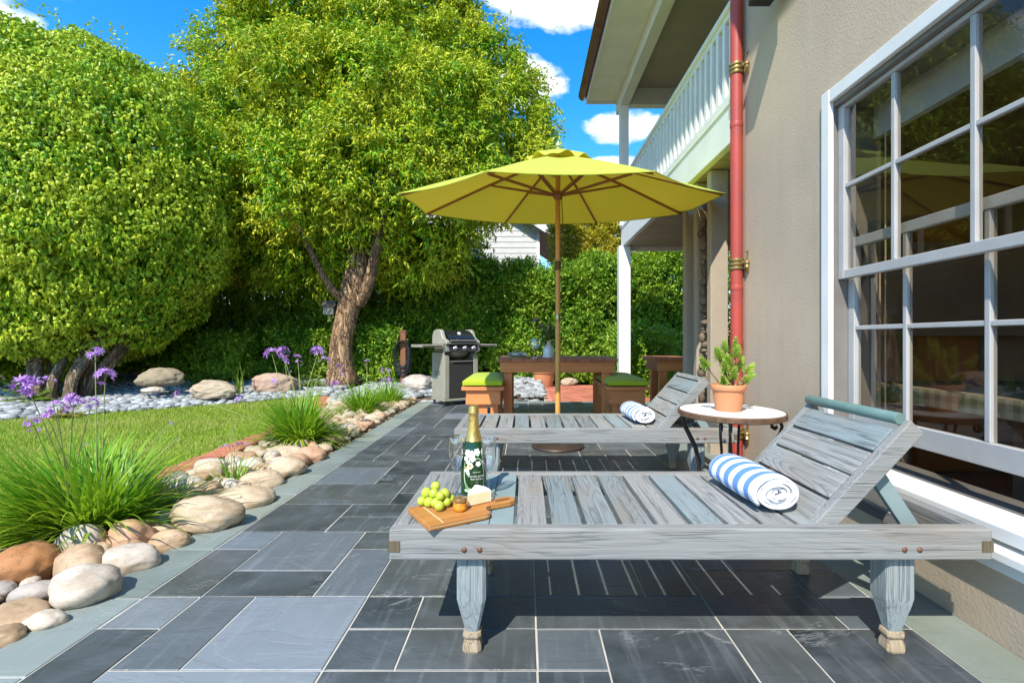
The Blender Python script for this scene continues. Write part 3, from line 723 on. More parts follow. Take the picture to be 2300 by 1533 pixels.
# ---------------------------------------------------------------- rolled towels
def towel_mat():
    m, nt, out = new_mat('striped_towel'); v = coords(nt, island=False)
    y = N(nt, 'ShaderNodeSeparateXYZ', Vector=v).outputs[1]
    wob = math_(nt, 'MULTIPLY', math_(nt, 'SUBTRACT', noise_(nt, v, 14, 2), .5), .012)
    q = math_(nt, 'MULTIPLY', math_(nt, 'ADD', y, wob), 1/.069)
    s = math_(nt, 'MULTIPLY', math_(nt, 'GREATER_THAN', math_(nt, 'FRACT', q), .5), math_(nt, 'GREATER_THAN', y, .03))
    pile = noise_(nt, v, 260, 3)
    blue = mix(nt, pile, (.045, .17, .58), (.10, .27, .70))
    col = mix(nt, s, mix(nt, pile, (.74, .75, .78), (.86, .86, .86)), blue)
    p = prin(nt, out, Base_Color=col, Roughness=.95, Specular_IOR_Level=.1, Sheen_Weight=.3)
    nt.links.new(bump_(nt, math_(nt, 'ADD', pile, math_(nt, 'MULTIPLY', noise_(nt, v, 30, 2), .8)), .6, .004), p.inputs['Normal']); return m
M_towel = towel_mat()
def towel(label, loc, rotz, L=.345, r0=.0, rx=.083, rz=.058):
    k = MB(); turns = 4.3; n = int(turns*30); m = 18; vs = []; fs = []
    for i in range(n+1):
        f = i/n; th = f*turns*2*PI; q = .14+.86*f
        for jj in range(m+1):
            y = L*jj/m; e = 1-.03*(2*jj/m-1)**6
            wav = 1+.02*math.sin(y*31+th*.8)+.015*math.sin(y*55+th)
            x = rx*q*math.cos(th+1.9)*e*wav; z = rz*q*math.sin(th+1.9)*e*wav
            z = max(z, -rz*.93*(q if q < .9 else 1)); vs.append((x, y+.006*math.sin(f*37)+.008*(1-f)*(1 if jj == m else 0)-.006*(1-f)*(1 if jj == 0 else 0), z+rz))
    for i in range(n):
        for jj in range(m): fs.append((i*(m+1)+jj, i*(m+1)+jj+1, (i+1)*(m+1)+jj+1, (i+1)*(m+1)+jj))
    k.add(vs, fs, True); o = k.build('rolled_towel', M_towel, None, solid=.0095)
    o.location = loc; o.rotation_euler = (0, 0, rotz); return tag(o, label, 'towel', 'rolled striped towels')
towel('blue and white striped towel rolled up on the front lounger, near its raised backrest', (.835, 1.655, .4085), R(4))
towel('blue and white striped towel rolled up on the lounger under the umbrella', (.80, 3.36, .4085), R(3), .36, 0, .08, .055)

# ---------------------------------------------------------------- champagne, flutes, board and food on the front lounger
ZT = .4055
def glaze(name, col, tr=.0, rough=.05, ior=1.5):
    m, nt, out = new_mat(name); prin(nt, out, Base_Color=c4(col), Roughness=rough, Transmission_Weight=tr, IOR=ior, Specular_IOR_Level=.6); return m
M_bottle = glaze('green_bottle_glass', (.012, .05, .012), .15, .04)
M_foil = mat('gold_foil', (.72, .50, .16), (.60, .40, .11), .32, ns=30, metal=.85, bump=.35, bs=60)
M_clear = thin_glass('clear_glass', (.985, .99, .99), 1.6)
M_petal = mat('white_enamel', (.85, .85, .80), None, .4, ns=5)
M_vine = mat('green_enamel', (.38, .55, .30), (.5, .62, .4), .4, ns=5)
M_goldp = mat('gold_enamel', (.55, .30, .06), None, .4)
bprof = [(.0, .004), (.030, .003), (.044, .0), (.0475, .006), (.048, .02), (.0482, .11), (.0465, .135), (.041, .165), (.033, .195), (.0255, .215), (.021, .235), (.0178, .262), (.0162, .29), (.0165, .295), (.0185, .297), (.0185, .305), (.0165, .307), (.0165, .318), (.012, .324), (.0, .325)]
def brad(z, pad=.0007):
    for (r1, z1), (r2, z2) in zip(bprof[3:], bprof[4:]):
        if z1 <= z <= z2: return r1+(r2-r1)*(z-z1)/max(1e-6, z2-z1)+pad
    return .048+pad
bt = thing('champagne_bottle', 'green champagne bottle with gold neck foil and painted white flowers', 'bottle', (-.1955, 1.872, ZT))
k = MB(); k.lathe(bprof[:12], 40); k.lathe([(bprof[11][0], .2625), (.0, .2625)], 40); bg_ = k.build('bottle_glass', M_bottle, bt)
k = MB(); fp = [(brad(z, .001), z) for z in np.linspace(.196, .292, 14)]+[(.0180, .295), (.0200, .297), (.0203, .306), (.0183, .309), (.0186, .318), (.0165, .3245), (.012, .327), (0, .328)]
k.lathe(fp, 40)
for i in range(4):
    a = i*PI/2+.4; k.tube([(.0195*math.cos(a), .0195*math.sin(a), .297), (.0198*math.cos(a+.1), .0198*math.sin(a+.1), .312), (.014*math.cos(a+.3), .014*math.sin(a+.3), .3275)], .0008, 5)
k.build('neck_foil', M_foil, bt)
FA = math.atan2(-1.872, .1955)                       # the painted side faces the patio
def onb(u, z, pad=.0007):                             # u metres sideways, z height -> point on the glass
    r_ = brad(z, pad); a = FA+u/.048; return (r_*math.cos(a), r_*math.sin(a), z)
k = MB()
def blob(u, z, r_, m, pad=.0008, lobes=5, dep=.22, ph=0.0, sq=1.0):
    n = 26; vs = [onb(u, z, pad)]
    for i in range(n):
        a = 2*PI*i/n; q = r_*(1-dep+dep*abs(math.cos(lobes*a/2+ph)))
        vs.append(onb(u+q*math.cos(a)*sq, z+q*math.sin(a), pad))
    k.add(vs, [(0, 1+i, 1+(i+1) % n) for i in range(n)], True, m)
def vine(pts, wd, m, pad=.0006):
    vs = []; pts = [Vector((a, b_, 0)) for a, b_ in pts]; n = 28; P_ = []
    for i in range(n+1):
        f = i/n*(len(pts)-1); q = min(int(f), len(pts)-2); s = f-q
        p0, p1, p2, p3 = pts[max(q-1, 0)], pts[q], pts[q+1], pts[min(q+2, len(pts)-1)]
        P_.append(.5*((2*p1)+(p2-p0)*s+(2*p0-5*p1+4*p2-p3)*s*s+(3*p1-p0-3*p2+p3)*s**3))
    for i, p in enumerate(P_):
        d = (P_[min(i+1, n)]-P_[max(i-1, 0)]).normalized(); s_ = Vector((-d.y, d.x, 0))*wd
        vs += [onb(p.x-s_.x, p.y-s_.y, pad), onb(p.x+s_.x, p.y+s_.y, pad)]
    k.add(vs, [(2*i, 2*i+1, 2*i+3, 2*i+2) for i in range(n)], True, m)
for (u, z, r_) in ((-.026, .158, .0125), (-.010, .152, .0155), (.014, .160, .0140), (-.004, .137, .0125), (-.030, .137, .0095), (-.020, .124, .0085), (.017, .118, .0105), (-.013, .111, .0125), (-.026, .095, .0105), (-.020, .083, .007)):
    blob(u, z, r_, 0, .0010+random.uniform(0, .0002), 5, .3, random.random())
for (u, z, r_) in ((-.013, .112, .006), (-.028, .104, .006), (-.024, .090, .003)): blob(u, z, r_, 2, .0014, 4, .3)
for (u, z, r_) in ((.016, .158, .006), (.018, .150, .005)): blob(u, z, r_, 1, .0014, 4, .4)
vine([(-.028, .15), (-.036, .11), (-.038, .07), (-.030, .035), (-.012, .022), (.012, .018), (.034, .026), (.042, .055), (.040, .09), (.032, .122), (.018, .138), (.002, .132)], .0011, 1)
vine([(-.036, .09), (-.034, .055), (-.022, .034), (-.008, .020)], .0009, 1)
for (u, z, s) in ((-.024, .020, 1), (-.010, .026, .6), (.008, .016, 1), (.020, .013, 1)): blob(u, z, .0085*s, 1, .0011, 2, .6, .4, 1.4)
k.build('painted_flowers', [M_petal, M_vine, M_goldp], bg_)
def letters(txt, u, z, size):
    cu = bpy.data.curves.new('lettering', 'FONT'); cu.body = txt; cu.size = size; cu.align_x = 'CENTER'; cu.resolution_u = 2
    o = bpy.data.objects.new('lettering', cu); COL.objects.link(o)
    dg = bpy.context.evaluated_depsgraph_get(); me = bpy.data.meshes.new_from_object(o.evaluated_get(dg))
    bpy.data.objects.remove(o); bpy.data.curves.remove(cu)
    return me
for (txt, u, z, s) in (('Perrier-Jouët', .010, .070, .0115), ('Belle Epoque', .012, .0605, .0088), ('CHAMPAGNE', .010, .0865, .0048), ('BRUT', .012, .050, .0042), ('France', .012, .042, .003)):
    me = letters(txt, u, z, s)
    for v in me.vertices: v.co = onb(u+v.co.x, z+v.co.y, .0016)
    me.materials.clear(); me.materials.append(M_petal); link('lettering', me, bg_)
k = MB()                                              # embossed emblem on the foil
for q in (.0085, .0062):
    pts = [onb(.008+q*math.cos(a)*1.0, .224+q*1.25*math.sin(a), .0016) for a in np.linspace(0, 2*PI, 25)]; k.tube(pts, .0007, 5)
k.build('foil_emblem', mat('foil_ink', (.35, .2, .05), None, .4, metal=.6), bt)
def flute(label, x, y):
    t = thing('champagne_flute', label, 'champagne flute', (x, y, ZT), 0, 'champagne flutes beside the bottle')
    k = MB(); k.lathe([(0, .0035), (.031, .0012), (.0325, .0006), (.0322, .002), (.012, .0055), (.006, .010)], 36); k.build('foot', M_clear, t)
    k = MB(); k.lathe([(.006, .010), (.0042, .02), (.0036, .05), (.0045, .075), (.0075, .084)], 20); k.build('stem', M_clear, t)
    k = MB(); k.lathe([(.0075, .084), (.014, .095), (.0225, .115), (.0275, .145), (.0275, .175), (.0262, .212), (.0258, .213), (.0253, .212), (.0266, .175), (.0266, .146), (.0216, .117), (.012, .0975), (0, .092)], 36); k.build('bowl', M_clear, t)
flute('empty clear champagne flute at the left of the green bottle', -.2555, 1.842)
flute('empty clear champagne flute at the right of the green bottle', -.137, 1.835)
# cutting board
M_board = wood('honey_wood', 'X', (.52, .24, .065), (.42, .17, .04), (.22, .08, .02), .5, .8, None, 0, .1, .15, .6, .4)
M_inlay = mat('pale_inlay', (.72, .52, .28), None, .5)
B = gp(963, 1181, .424); ang = math.atan2(.115, .182)
bo = thing('cutting_board', 'honey coloured wooden cheese board with a handle on the front lounger', 'cutting board', (B.x, B.y+.002, ZT), ang)
def rr(x0, x1, y0, y1, r_, n=5):
    out = []
    for cx, cy, a0 in ((x1-r_, y0+r_, -90), (x1-r_, y1-r_, 0), (x0+r_, y1-r_, 90), (x0+r_, y0+r_, 180)):
        out += [(cx+r_*math.cos(R(a0+90*i/n)), cy+r_*math.sin(R(a0+90*i/n))) for i in range(n+1)]
    return out
Lb, Wb = .215, .190
poly = [(.004, 0), (Lb-.02, 0), (Lb-.006, .004), (Lb, .018), (Lb+.002, .045), (Lb+.012, .062), (Lb+.032, .070), (Lb+.07, .068), (Lb+.105, .066), (Lb+.125, .072), (Lb+.136, .086), (Lb+.136, .104), (Lb+.125, .118), (Lb+.105, .124), (Lb+.07, .122), (Lb+.032, .120), (Lb+.012, .128), (Lb+.002, .145), (Lb, .172), (Lb-.006, .186), (Lb-.02, Wb), (.004, Wb), (0, Wb-.004), (0, .004)]
k = MB(); k.prism(poly, .001, .0185); k.build('board_body', M_board, bo, bevel=.003, seg=3)
k = MB(); k.bx(.045, .050, .003, Wb-.003, .0186, .0189); k.bx(.003, Lb-.015, -.0003, .0, .009, .0115); k.build('inlay_strip', M_inlay, bo)
k = MB(); k.prism(rr(Lb+.062, Lb+.118, .086, .103, .008), .0186, .0189); k.build('handle_slot_shade', mat('slot_shade_wood', (.18, .07, .02), None, .7), bo)  # thin dark sheet painted as the shade inside the slot
ZB = ZT+.019
def onboard(x, y, px, py, z): p = gp(px, py, z); return p
# grapes
M_grape = None
m, nt, out = new_mat('green_grape')
gc = mix(nt, noise_(nt, coords(nt), 40, 3), (.36, .48, .035), (.50, .54, .07)); prin(nt, out, Base_Color=gc, Roughness=.22, Subsurface_Weight=.35, Subsurface_Radius=(.01, .008, .002), Subsurface_Scale=.5, Specular_IOR_Level=.5); M_grape = m
gt = thing('grape_bunch', 'small bunch of pale green grapes on the cheese board', 'grapes', (-.292, 1.665, ZB))
for (x, y, z) in ((-.055, .0, .016), (-.030, -.010, .016), (-.005, -.018, .016), (.012, -.048, .016), (.030, -.012, .016), (.036, .018, .016), (-.028, .024, .016), (.002, .02, .018), (-.042, .008, .041), (-.016, .004, .040), (.022, .002, .041), (-.012, .018, .060), (.010, -.020, .038)):
    k = MB(); r_ = random.uniform(.0145, .0165); k.ball((0, 0, 0), r_, 18, 12, 0, None, (1, 1, random.uniform(1.0, 1.15))); o = k.build('grape', M_grape, gt); o.location = (x, y, z); o.rotation_euler = (random.uniform(-1, 1), random.uniform(-1, 1), 0)
k = MB(); k.tube([(-.02, .005, .03), (.0, -.01, .028), (.012, -.03, .022), (.0, -.045, .014)], .0018, 6); k.tube([(.0, -.01, .028), (.02, .0, .026)], .0013, 6); k.build('stem', mat('grape_stem', (.18, .12, .03), None, .7), gt)
# honey jar
jt = thing('honey_jar', 'small jar of amber honey with a dark patterned lid on the cheese board', 'jar', (-.2135, 1.622, ZB))
k = MB(); k.lathe([(0, .0005), (.019, .0005), (.0215, .003), (.022, .008), (.022, .022), (.020, .027), (.019, .028), (0, .028)], 30); k.build('jar_body', glaze('amber_honey', (.75, .24, .015), .25, .12), jt)
k = MB(); k.lathe([(.0205, .0285), (.0218, .030), (.0218, .039), (.0205, .041), (0, .0412)], 30)
k.build('lid', mat('lid_print', (.035, .014, .010), (.40, .22, .06), .4, ns=150), jt)
k = MB(); k.lathe([(.0223, .008), (.0223, .021)], 30); k.build('paper_label', mat('honey_label', (.78, .36, .03), (.62, .2, .02), .5, ns=60), jt)
# cheese wedge
ct = thing('cheese_wedge', 'wedge of white rind soft cheese on the cheese board', 'cheese', (0, 0, ZB))
pw = [(-.193, 1.652), (-.121, 1.706), (-.128, 1.722), (-.145, 1.745), (-.170, 1.762), (-.180, 1.760)]
k = MB(); k.prism(pw, .001, .0385); k.build('cheese_paste', mat('cheese_paste', (.80, .66, .36), (.84, .73, .48), .55, ns=40, bump=.15), ct, bevel=.002)
k = MB(); k.prism([(x*1.0, y+.0004) for x, y in pw], .0387, .0415); k.prism([pw[1], (pw[1][0]+.002, pw[1][1]+.001), (-.126, 1.724), (-.143, 1.747), (-.169, 1.765), (-.171, 1.7625), (-.146, 1.7455), (-.1285, 1.7225)], .001, .0386)
k.build('rind', mat('white_rind', (.84, .83, .78), (.78, .77, .72), .8, ns=60, bump=.3), ct)

# ---------------------------------------------------------------- bistro table with potted succulent
M_iron = mat('wrought_iron', (.035, .03, .028), (.07, .05, .04), .45, ns=20, metal=.6, bump=.15)
M_top = mat('marble_top', (.80, .78, .74), (.68, .66, .62), .35, ns=5, bump=.05)
TX, TY, TZ = 1.09, 2.66, .602
bs = thing('bistro_table', 'small round white topped table on curled wrought iron legs', 'side table', (TX, TY, 0))
k = MB(); k.lathe([(0, TZ-.016), (.252, TZ-.016), (.258, TZ-.008), (.256, TZ), (0, TZ+.0005)], 56, (0, 0, 0), 0, None, 1, 1.12); k.build('tabletop', M_top, bs)
k = MB(); k.lathe([(.259, TZ-.030), (.266, TZ-.026), (.266, TZ-.004), (.260, TZ+.0015), (.2585, TZ-.006), (.2585, TZ-.028)], 56, (0, 0, 0), 0, None, 1, 1.12); k.build('rim', mat('rusty_rim', (.10, .06, .04), (.24, .13, .07), .6, ns=25, metal=.4), bs)
for a0 in (62, 152, 242, 332):
    k = MB()
    for off in (-.022, .022):
        pts = []
        prof = [(.235, .0), (.215, .02), (.185, .10), (.160, .20), (.160, .30), (.180, .39), (.210, .45), (.235, .50), (.245, .535), (.235, .562), (.212, .568), (.197, .552), (.198, .530), (.212, .522), (.222, .532)]
        for r_, z in prof:
            a = R(a0); c_, s_ = math.cos(a), math.sin(a); pts.append((r_*c_-off*s_, r_*s_+off*c_, z))
        k.tube(pts, .0075, 8)
    k.build('leg', M_iron, bs)
k = MB(); pts = [(.168*math.cos(a), .168*math.sin(a), .215) for a in np.linspace(0, 2*PI, 33)]; k.tube(pts, .006, 6); pts = [(.20*math.cos(a), .20*math.sin(a), .578) for a in np.linspace(0, 2*PI, 33)]; k.tube(pts, .006, 6); k.build('leg_ring', M_iron, bs)
M_terra = mat('terracotta', (.62, .25, .11), (.54, .22, .10), .8, ns=7, bump=.12, bs=80)
def pot(parent, r_, h):
    k = MB(); k.lathe([(0, 0), (r_*.72, 0), (r_*.73, .004), (r_*.90, h*.78), (r_*.98, h*.79), (r_*1.0, h*.81), (r_*1.01, h*.97), (r_*.98, h), (r_*.90, h), (r_*.88, h*.85), (0, h*.85)], 40); return k.build('pot', M_terra, parent)
pp = thing('potted_succulent', 'green succulent with bare stems in a terracotta pot on the white table', 'potted plant', (1.062, 2.62, TZ+.004))
pot(pp, .088, .138)
k = MB(); k.lathe([(0, .1175), (.075, .1185), (.0751, .1176)], 24); k.build('potting_soil', M_soil, pp)
M_stem = mat('succulent_stem', (.25, .15, .07), (.33, .22, .11), .8, ns=20)
M_succ = leaf('succulent_leaf', [(0, (.24, .42, .04)), (.6, (.38, .55, .07)), (1, (.56, .64, .13))], .35, .2, .5)
rosV = []; rosF = []; off = 0
rp = random.Random(3)
for (bx_, by_, tx, ty, tz, r_) in ((.0, .0, -.055, .0, .30, .038), (.01, .01, .0, .0, .26, .036), (.01, .0, .045, .0, .31, .042), (-.02, .01, -.135, -.02, .255, .036), (.03, -.01, .125, .02, .22, .036), (.0, -.02, .015, -.04, .20, .034), (.02, .02, .09, .05, .25, .034), (-.01, -.01, -.03, -.03, .235, .034), (.03, 0, .1, -.03, .175, .03), (.0, .02, .0, .05, .34, .034), (-.02, -.02, -.045, -.05, .165, .03), (.03, .02, .05, .03, .36, .022), (.01, .01, -.02, .02, .28, .034)):
    k = MB(); pts = [(bx_, by_, .115), (bx_+(tx-bx_)*.25, by_+(ty-by_)*.25, .115+(tz-.115)*.3+rp.uniform(-.01, .01)), (bx_+(tx-bx_)*.7+rp.uniform(-.01, .01), by_+(ty-by_)*.7, .115+(tz-.115)*.6), (tx, ty, tz)]
    k.tube(pts, [.0055, .005, .0045, .004], 6); k.build('stem', M_stem, pp)
    n = 64; f = np.arange(n)/n; a = f*n*2.4; el = .9*f+.05*RNG.random(n)-.15
    ax = nrm(np.array([[tx-bx_, ty-by_, (tz-.115)]]))[0]; u = nrm(np.cross(ax[None], [[.3, .9, .1]]))[0]; wv = np.cross(ax, u)
    D = (np.cos(a)[:, None]*u+np.sin(a)[:, None]*wv)*np.cos(el*1.4)[:, None]+ax*np.sin(el*1.4)[:, None]
    P = np.array([tx, ty, tz])+ax*(f*.055-.035)[:, None]
    V, Fc = leaf_geo(P, D, ax+0*D+RNG.normal(0, .1, D.shape), r_*(1.05-.45*f), np.full(n, .0125), .25, -.1)
    rosV.append(V); rosF.append(Fc+off); off += len(V)
np_mesh('foliage', np.concatenate(rosV), np.concatenate(rosF), M_succ, pp)
k = MB(); k.bx(-.085, .05, -.085, .06, -.0034, -.001); o = k.build('pot_mat', mat('paper_mat', (.72, .70, .65), None, .8), None); o.location = (1.062, 2.62, TZ+.0042); tag(o, 'thin pale square mat under the terracotta pot', 'coaster')

# ---------------------------------------------------------------- umbrella
M_teak = wood('golden_teak', 'Z', (.66, .34, .075), (.56, .26, .05), (.24, .09, .02), .4, .5, None, 0, .1, .15, .4, .5)
M_teak2 = mat('umbrella_rib_wood', (.34, .14, .04), (.26, .10, .03), .5, ns=20)
def canvas(name, col, tc, tr):
    m, nt, out = new_mat(name); v = coords(nt, island=False)
    cc = mix(nt, noise_(nt, v, 2.5, 4), col, tuple(x*.9 for x in col))
    p = N(nt, 'ShaderNodeBsdfPrincipled', Base_Color=cc, Roughness=.85, Specular_IOR_Level=.2, Sheen_Weight=.15)
    nt.links.new(bump_(nt, math_(nt, 'ADD', math_(nt, 'MULTIPLY', noise_(nt, v, 500, 2), .15), noise_(nt, v, 7, 3)), .35, .012), p.inputs['Normal'])
    t = N(nt, 'ShaderNodeBsdfTranslucent', Color=c4(tc))
    mx = N(nt, 'ShaderNodeMixShader', Fac=tr, _1=p.outputs[0], _2=t.outputs[0]); nt.links.new(mx.outputs[0], out.inputs[0]); return m
M_canvas = canvas('lime_canvas', (.55, .66, .075), (.52, .36, .01), .24)
M_cush = canvas('lime_cushion', (.40, .50, .025), (.3, .4, .02), .02)
UX, UY = .291, 4.54
um = thing('patio_umbrella', 'lime green octagonal market umbrella on a golden wooden pole', 'umbrella', (UX, UY, 0))
zc = 2.20
T = Matrix.Translation((0, 0, zc)) @ Matrix.Rotation(R(5.9), 4, 'X')          # the head is tipped towards the house front
k = MB(); k.tube([(0, 0, .05), (0, 0, .6), (0, 0, 1.14)], .0235, 16); k.build('lower_pole', M_teak, um)
k = MB(); k.tube([(0, 0, 1.20), (0, 0, 2.0), (0, .0, 2.3)]+[tuple(T @ Vector((0, 0, .43)))], .0225, 16); k.build('upper_pole', M_teak, um)
k = MB(); k.lathe([(.0245, 1.135), (.0262, 1.14), (.0262, 1.20), (.0245, 1.205)], 18); k.build('brass_collar', mat('brass', (.42, .36, .16), None, .3, metal=.9), um)
RU, HA = 1.42, .43
def cz(s): return HA*(1-s**1.12)
vs = []; fs = []; NS, NR = 12, 12
for i in range(8*NS):
    sct = i//NS; f = (i % NS)/NS; a0 = R(22.5+45*sct); a1 = a0+R(45)
    for q in range(NR+1):
        s = .06+.94*q/NR
        p = Vector((math.cos(a0), math.sin(a0)))*(1-f)+Vector((math.cos(a1), math.sin(a1)))*f
        sag = math.sin(PI*f)
        p = p*(1+.0*sag)*(1-.025*sag*s**3)
        vs.append(T @ Vector((p.x*RU*s, p.y*RU*s, cz(s)-.028*sag*s*(1.25-s)*2)))
k = MB(); n_ = 8*NS
for i in range(n_):
    for q in range(NR): fs.append((i*(NR+1)+q, ((i+1) % n_)*(NR+1)+q, ((i+1) % n_)*(NR+1)+q+1, i*(NR+1)+q+1))
k.add(vs, fs, True); cn = k.build('canopy', M_canvas, um, angle=60)
k = MB(); vs = []; fs = []                             # hem
k2 = []
for i in range(n_+1): k2.append(tuple(vs_ for vs_ in (T @ Vector((0, 0, 0)),)))
rim = [cn.data.vertices[i*(NR+1)+NR].co.copy() for i in range(n_)]
k.tube(rim+[rim[0]], .0045, 5); k.build('hem', M_canvas, cn)
k = MB(); vs = []; fs = []; nn = 96
for i in range(nn):
    a = 2*PI*i/nn; wv = .012*math.sin(8*a+.6)+.009*math.sin(13*a)
    for q in range(5):
        s = .02+.195*q/4; vs.append(T @ Vector((math.cos(a)*RU*s*(1+wv*q*.3), math.sin(a)*RU*s*(1+wv*q*.3), HA+.045-.55*(s*RU)**1.3*.9+wv*(q/4)**2*1.4+.012)))
for i in range(nn):
    for q in range(4): fs.append((i*5+q, ((i+1) % nn)*5+q, ((i+1) % nn)*5+q+1, i*5+q+1))
k.add(vs, fs, True); k.build('vent_flap', M_canvas, um)
k = MB(); k.lathe([(.03, HA+.05), (.034, HA+.057), (.02, HA+.064), (.014, HA+.07), (.024, HA+.085), (.022, HA+.10), (.010, HA+.115), (.005, HA+.125), (0, HA+.13)], 18, (0, 0, 0), 0, T); k.build('finial', mat('pale_green_finial', (.42, .52, .28), None, .5), um)
k = MB(); k.lathe([(.026, HA-.06), (.05, HA-.055), (.05, HA-.02), (.026, HA-.015)], 16, (0, 0, 0), 0, T); k.build('top_hub', M_teak2, um)
hub = Vector((0, 0, .085))
k = MB(); k.lathe([(.025, .04), (.036, .05), (.05, .075), (.05, .10), (.036, .115), (.025, .12)], 16, (0, 0, 0), 0, T); k.build('runner_hub', M_teak2, um)
for i in range(8):
    a = R(22.5+45*i); c_, s_ = math.cos(a), math.sin(a)
    pts = [Vector((c_*RU*s, s_*RU*s, cz(s)-.016)) for s in (.035, .48, .985)]
    k = MB()
    for A, B_ in zip(pts, pts[1:]): k.bar(T @ A, T @ B_, .016, .020)
    rb = k.build('rib', M_teak2, um, bevel=.002)
    k = MB(); sd = Vector((-s_, c_, 0))*.011
    Pm = Vector((c_*RU*.47, s_*RU*.47, cz(.47)-.028))
    for sg in (-1, 1): k.bar(T @ (hub+Vector((c_*.045, s_*.045, 0))+sd*sg), T @ (Pm+sd*sg), .008, .018)
    k.build('strut', M_teak2, rb)
k = MB(); k.tube([tuple(T @ Vector((.03, -.03, .07))), (.045, -.03, 2.0), (.035, -.03, 1.75), (.028, -.02, 1.72)], .004, 6); k.tube([(.027*math.cos(a), .027*math.sin(a), 1.60+.012*a/6.28) for a in np.linspace(0, 2*PI*7, 60)], .005, 6); k.build('pulley_cord', mat('brown_cord', (.16, .08, .04), None, .8), um)
st = thing('umbrella_stand', 'dark round domed umbrella stand on the slate under the second lounger', 'umbrella stand', (UX, UY, 0))
k = MB(); k.lathe([(0, 0), (.235, 0), (.24, .01), (.235, .022), (.215, .028), (.19, .048), (.12, .068), (.06, .075), (.0385, .076)], 44); k.build('base_dome', mat('bronze_base', (.06, .045, .035), (.09, .06, .045), .42, ns=12, metal=.5), st)
k = MB(); k.lathe([(.0385, .0765), (.037, .26), (.041, .265), (.041, .29), (.036, .295), (.027, .295), (.027, .09)], 20); k.build('pole_sleeve', M_iron, st)

# ---------------------------------------------------------------- redwood table, benches, cushions
RW_x = wood('sunlit_redwood_x', 'X', (.80, .29, .09), (.66, .21, .065), (.17, .045, .018), .55, .6, None, 0, .22, .2, .5, .4)  # brighter than the plank tops: sunlit look put into the colour
RW_y = wood('redwood_y', 'Y', (.46, .17, .075), (.33, .115, .055), (.12, .04, .02), .6, .6, None, 0, .35, .2, .5, .4)
RW_z = wood('sunlit_redwood_z', 'Z', (.82, .29, .085), (.68, .21, .06), (.17, .045, .018), .55, .6, None, 0, .2, .2, .5, .4)  # leg colour raised likewise to look sunlit
def plank_table(name, label, cat, x0, x1, y0, y1, z, leg=.1, apr=.125, inset=.035, nb=9, group=None):
    t = thing(name, label, cat, (x0, y0, 0), 0, group); w_, d_ = x1-x0, y1-y0
    k = MB(); s = w_/nb
    for i in range(nb): k.bx(i*s+.002, (i+1)*s-.002, 0, d_, z-.04, z+random.uniform(-.002, 0))
    k.build('tabletop', RW_y, t, bevel=.003)
    k = MB(); a = inset
    k.bx(a, w_-a, a, a+.035, z-.04-apr, z-.0405); k.build('apron', RW_x, t, bevel=.003); k = MB(); k.bx(a, w_-a, d_-a-.035, d_-a, z-.04-apr, z-.0405); k.build('apron', RW_x, t, bevel=.003)
    k = MB(); k.bx(a, a+.035, a+.036, d_-a-.036, z-.04-apr, z-.0405); k.build('side_apron', RW_y, t, bevel=.003); k = MB(); k.bx(w_-a-.035, w_-a, a+.036, d_-a-.036, z-.04-apr, z-.0405); k.build('side_apron', RW_y, t, bevel=.003)
    for lx in (a+.04, w_-a-.04-leg):
        for ly in (a+.036, d_-a-.036-leg):
            k = MB(); k.bx(lx, lx+leg, ly, ly+leg, .002, z-.0405); k.build('leg', RW_z, t, bevel=.004)
    return t
plank_table('dining_table', 'redwood plank dining table set with plate and vase behind the umbrella pole', 'table', -.337, 1.085, 5.865, 6.85, .75)
plank_table('dining_table', 'redwood side table at the edge of the porch by the tan boards', 'table', 1.60, 2.9, 6.2, 6.9, .75, .09, .13, .05, 8)
def bench(label, x0, x1, y0, y1):
    t = thing('bench', label, 'bench', (x0, y0, 0), 0, 'redwood benches at the dining table'); w_, d_ = x1-x0, y1-y0; z = .445
    k = MB()
    for i in range(4): k.bx(-.02, w_+.02, -.02+i*(d_+.04)/4+.002, -.02+(i+1)*(d_+.04)/4-.002, z-.04, z)
    k.build('seat', RW_x, t, bevel=.003)
    k = MB(); k.bx(.03, w_-.03, .02, .052, z-.20, z-.041); k.bx(.03, w_-.03, d_-.052, d_-.02, z-.20, z-.041); k.bx(.02, .052, .0515, d_-.0515, z-.2, z-.041); k.bx(w_-.052, w_-.02, .0515, d_-.0515, z-.2, z-.041); k.build('apron', RW_x, t)
    for lx in (.055, w_-.055-.085):
        for ly in (.053, d_-.053-.085): k = MB(); k.bx(lx, lx+.085, ly, ly+.085, .002, z-.0415); k.build('leg', RW_z, t, bevel=.004)
    k = MB(); k.bx(w_/2-.045, w_/2+.045, .06, .095, .002, z-.042); k.build('centre_board', RW_z, t, bevel=.003)
    return t
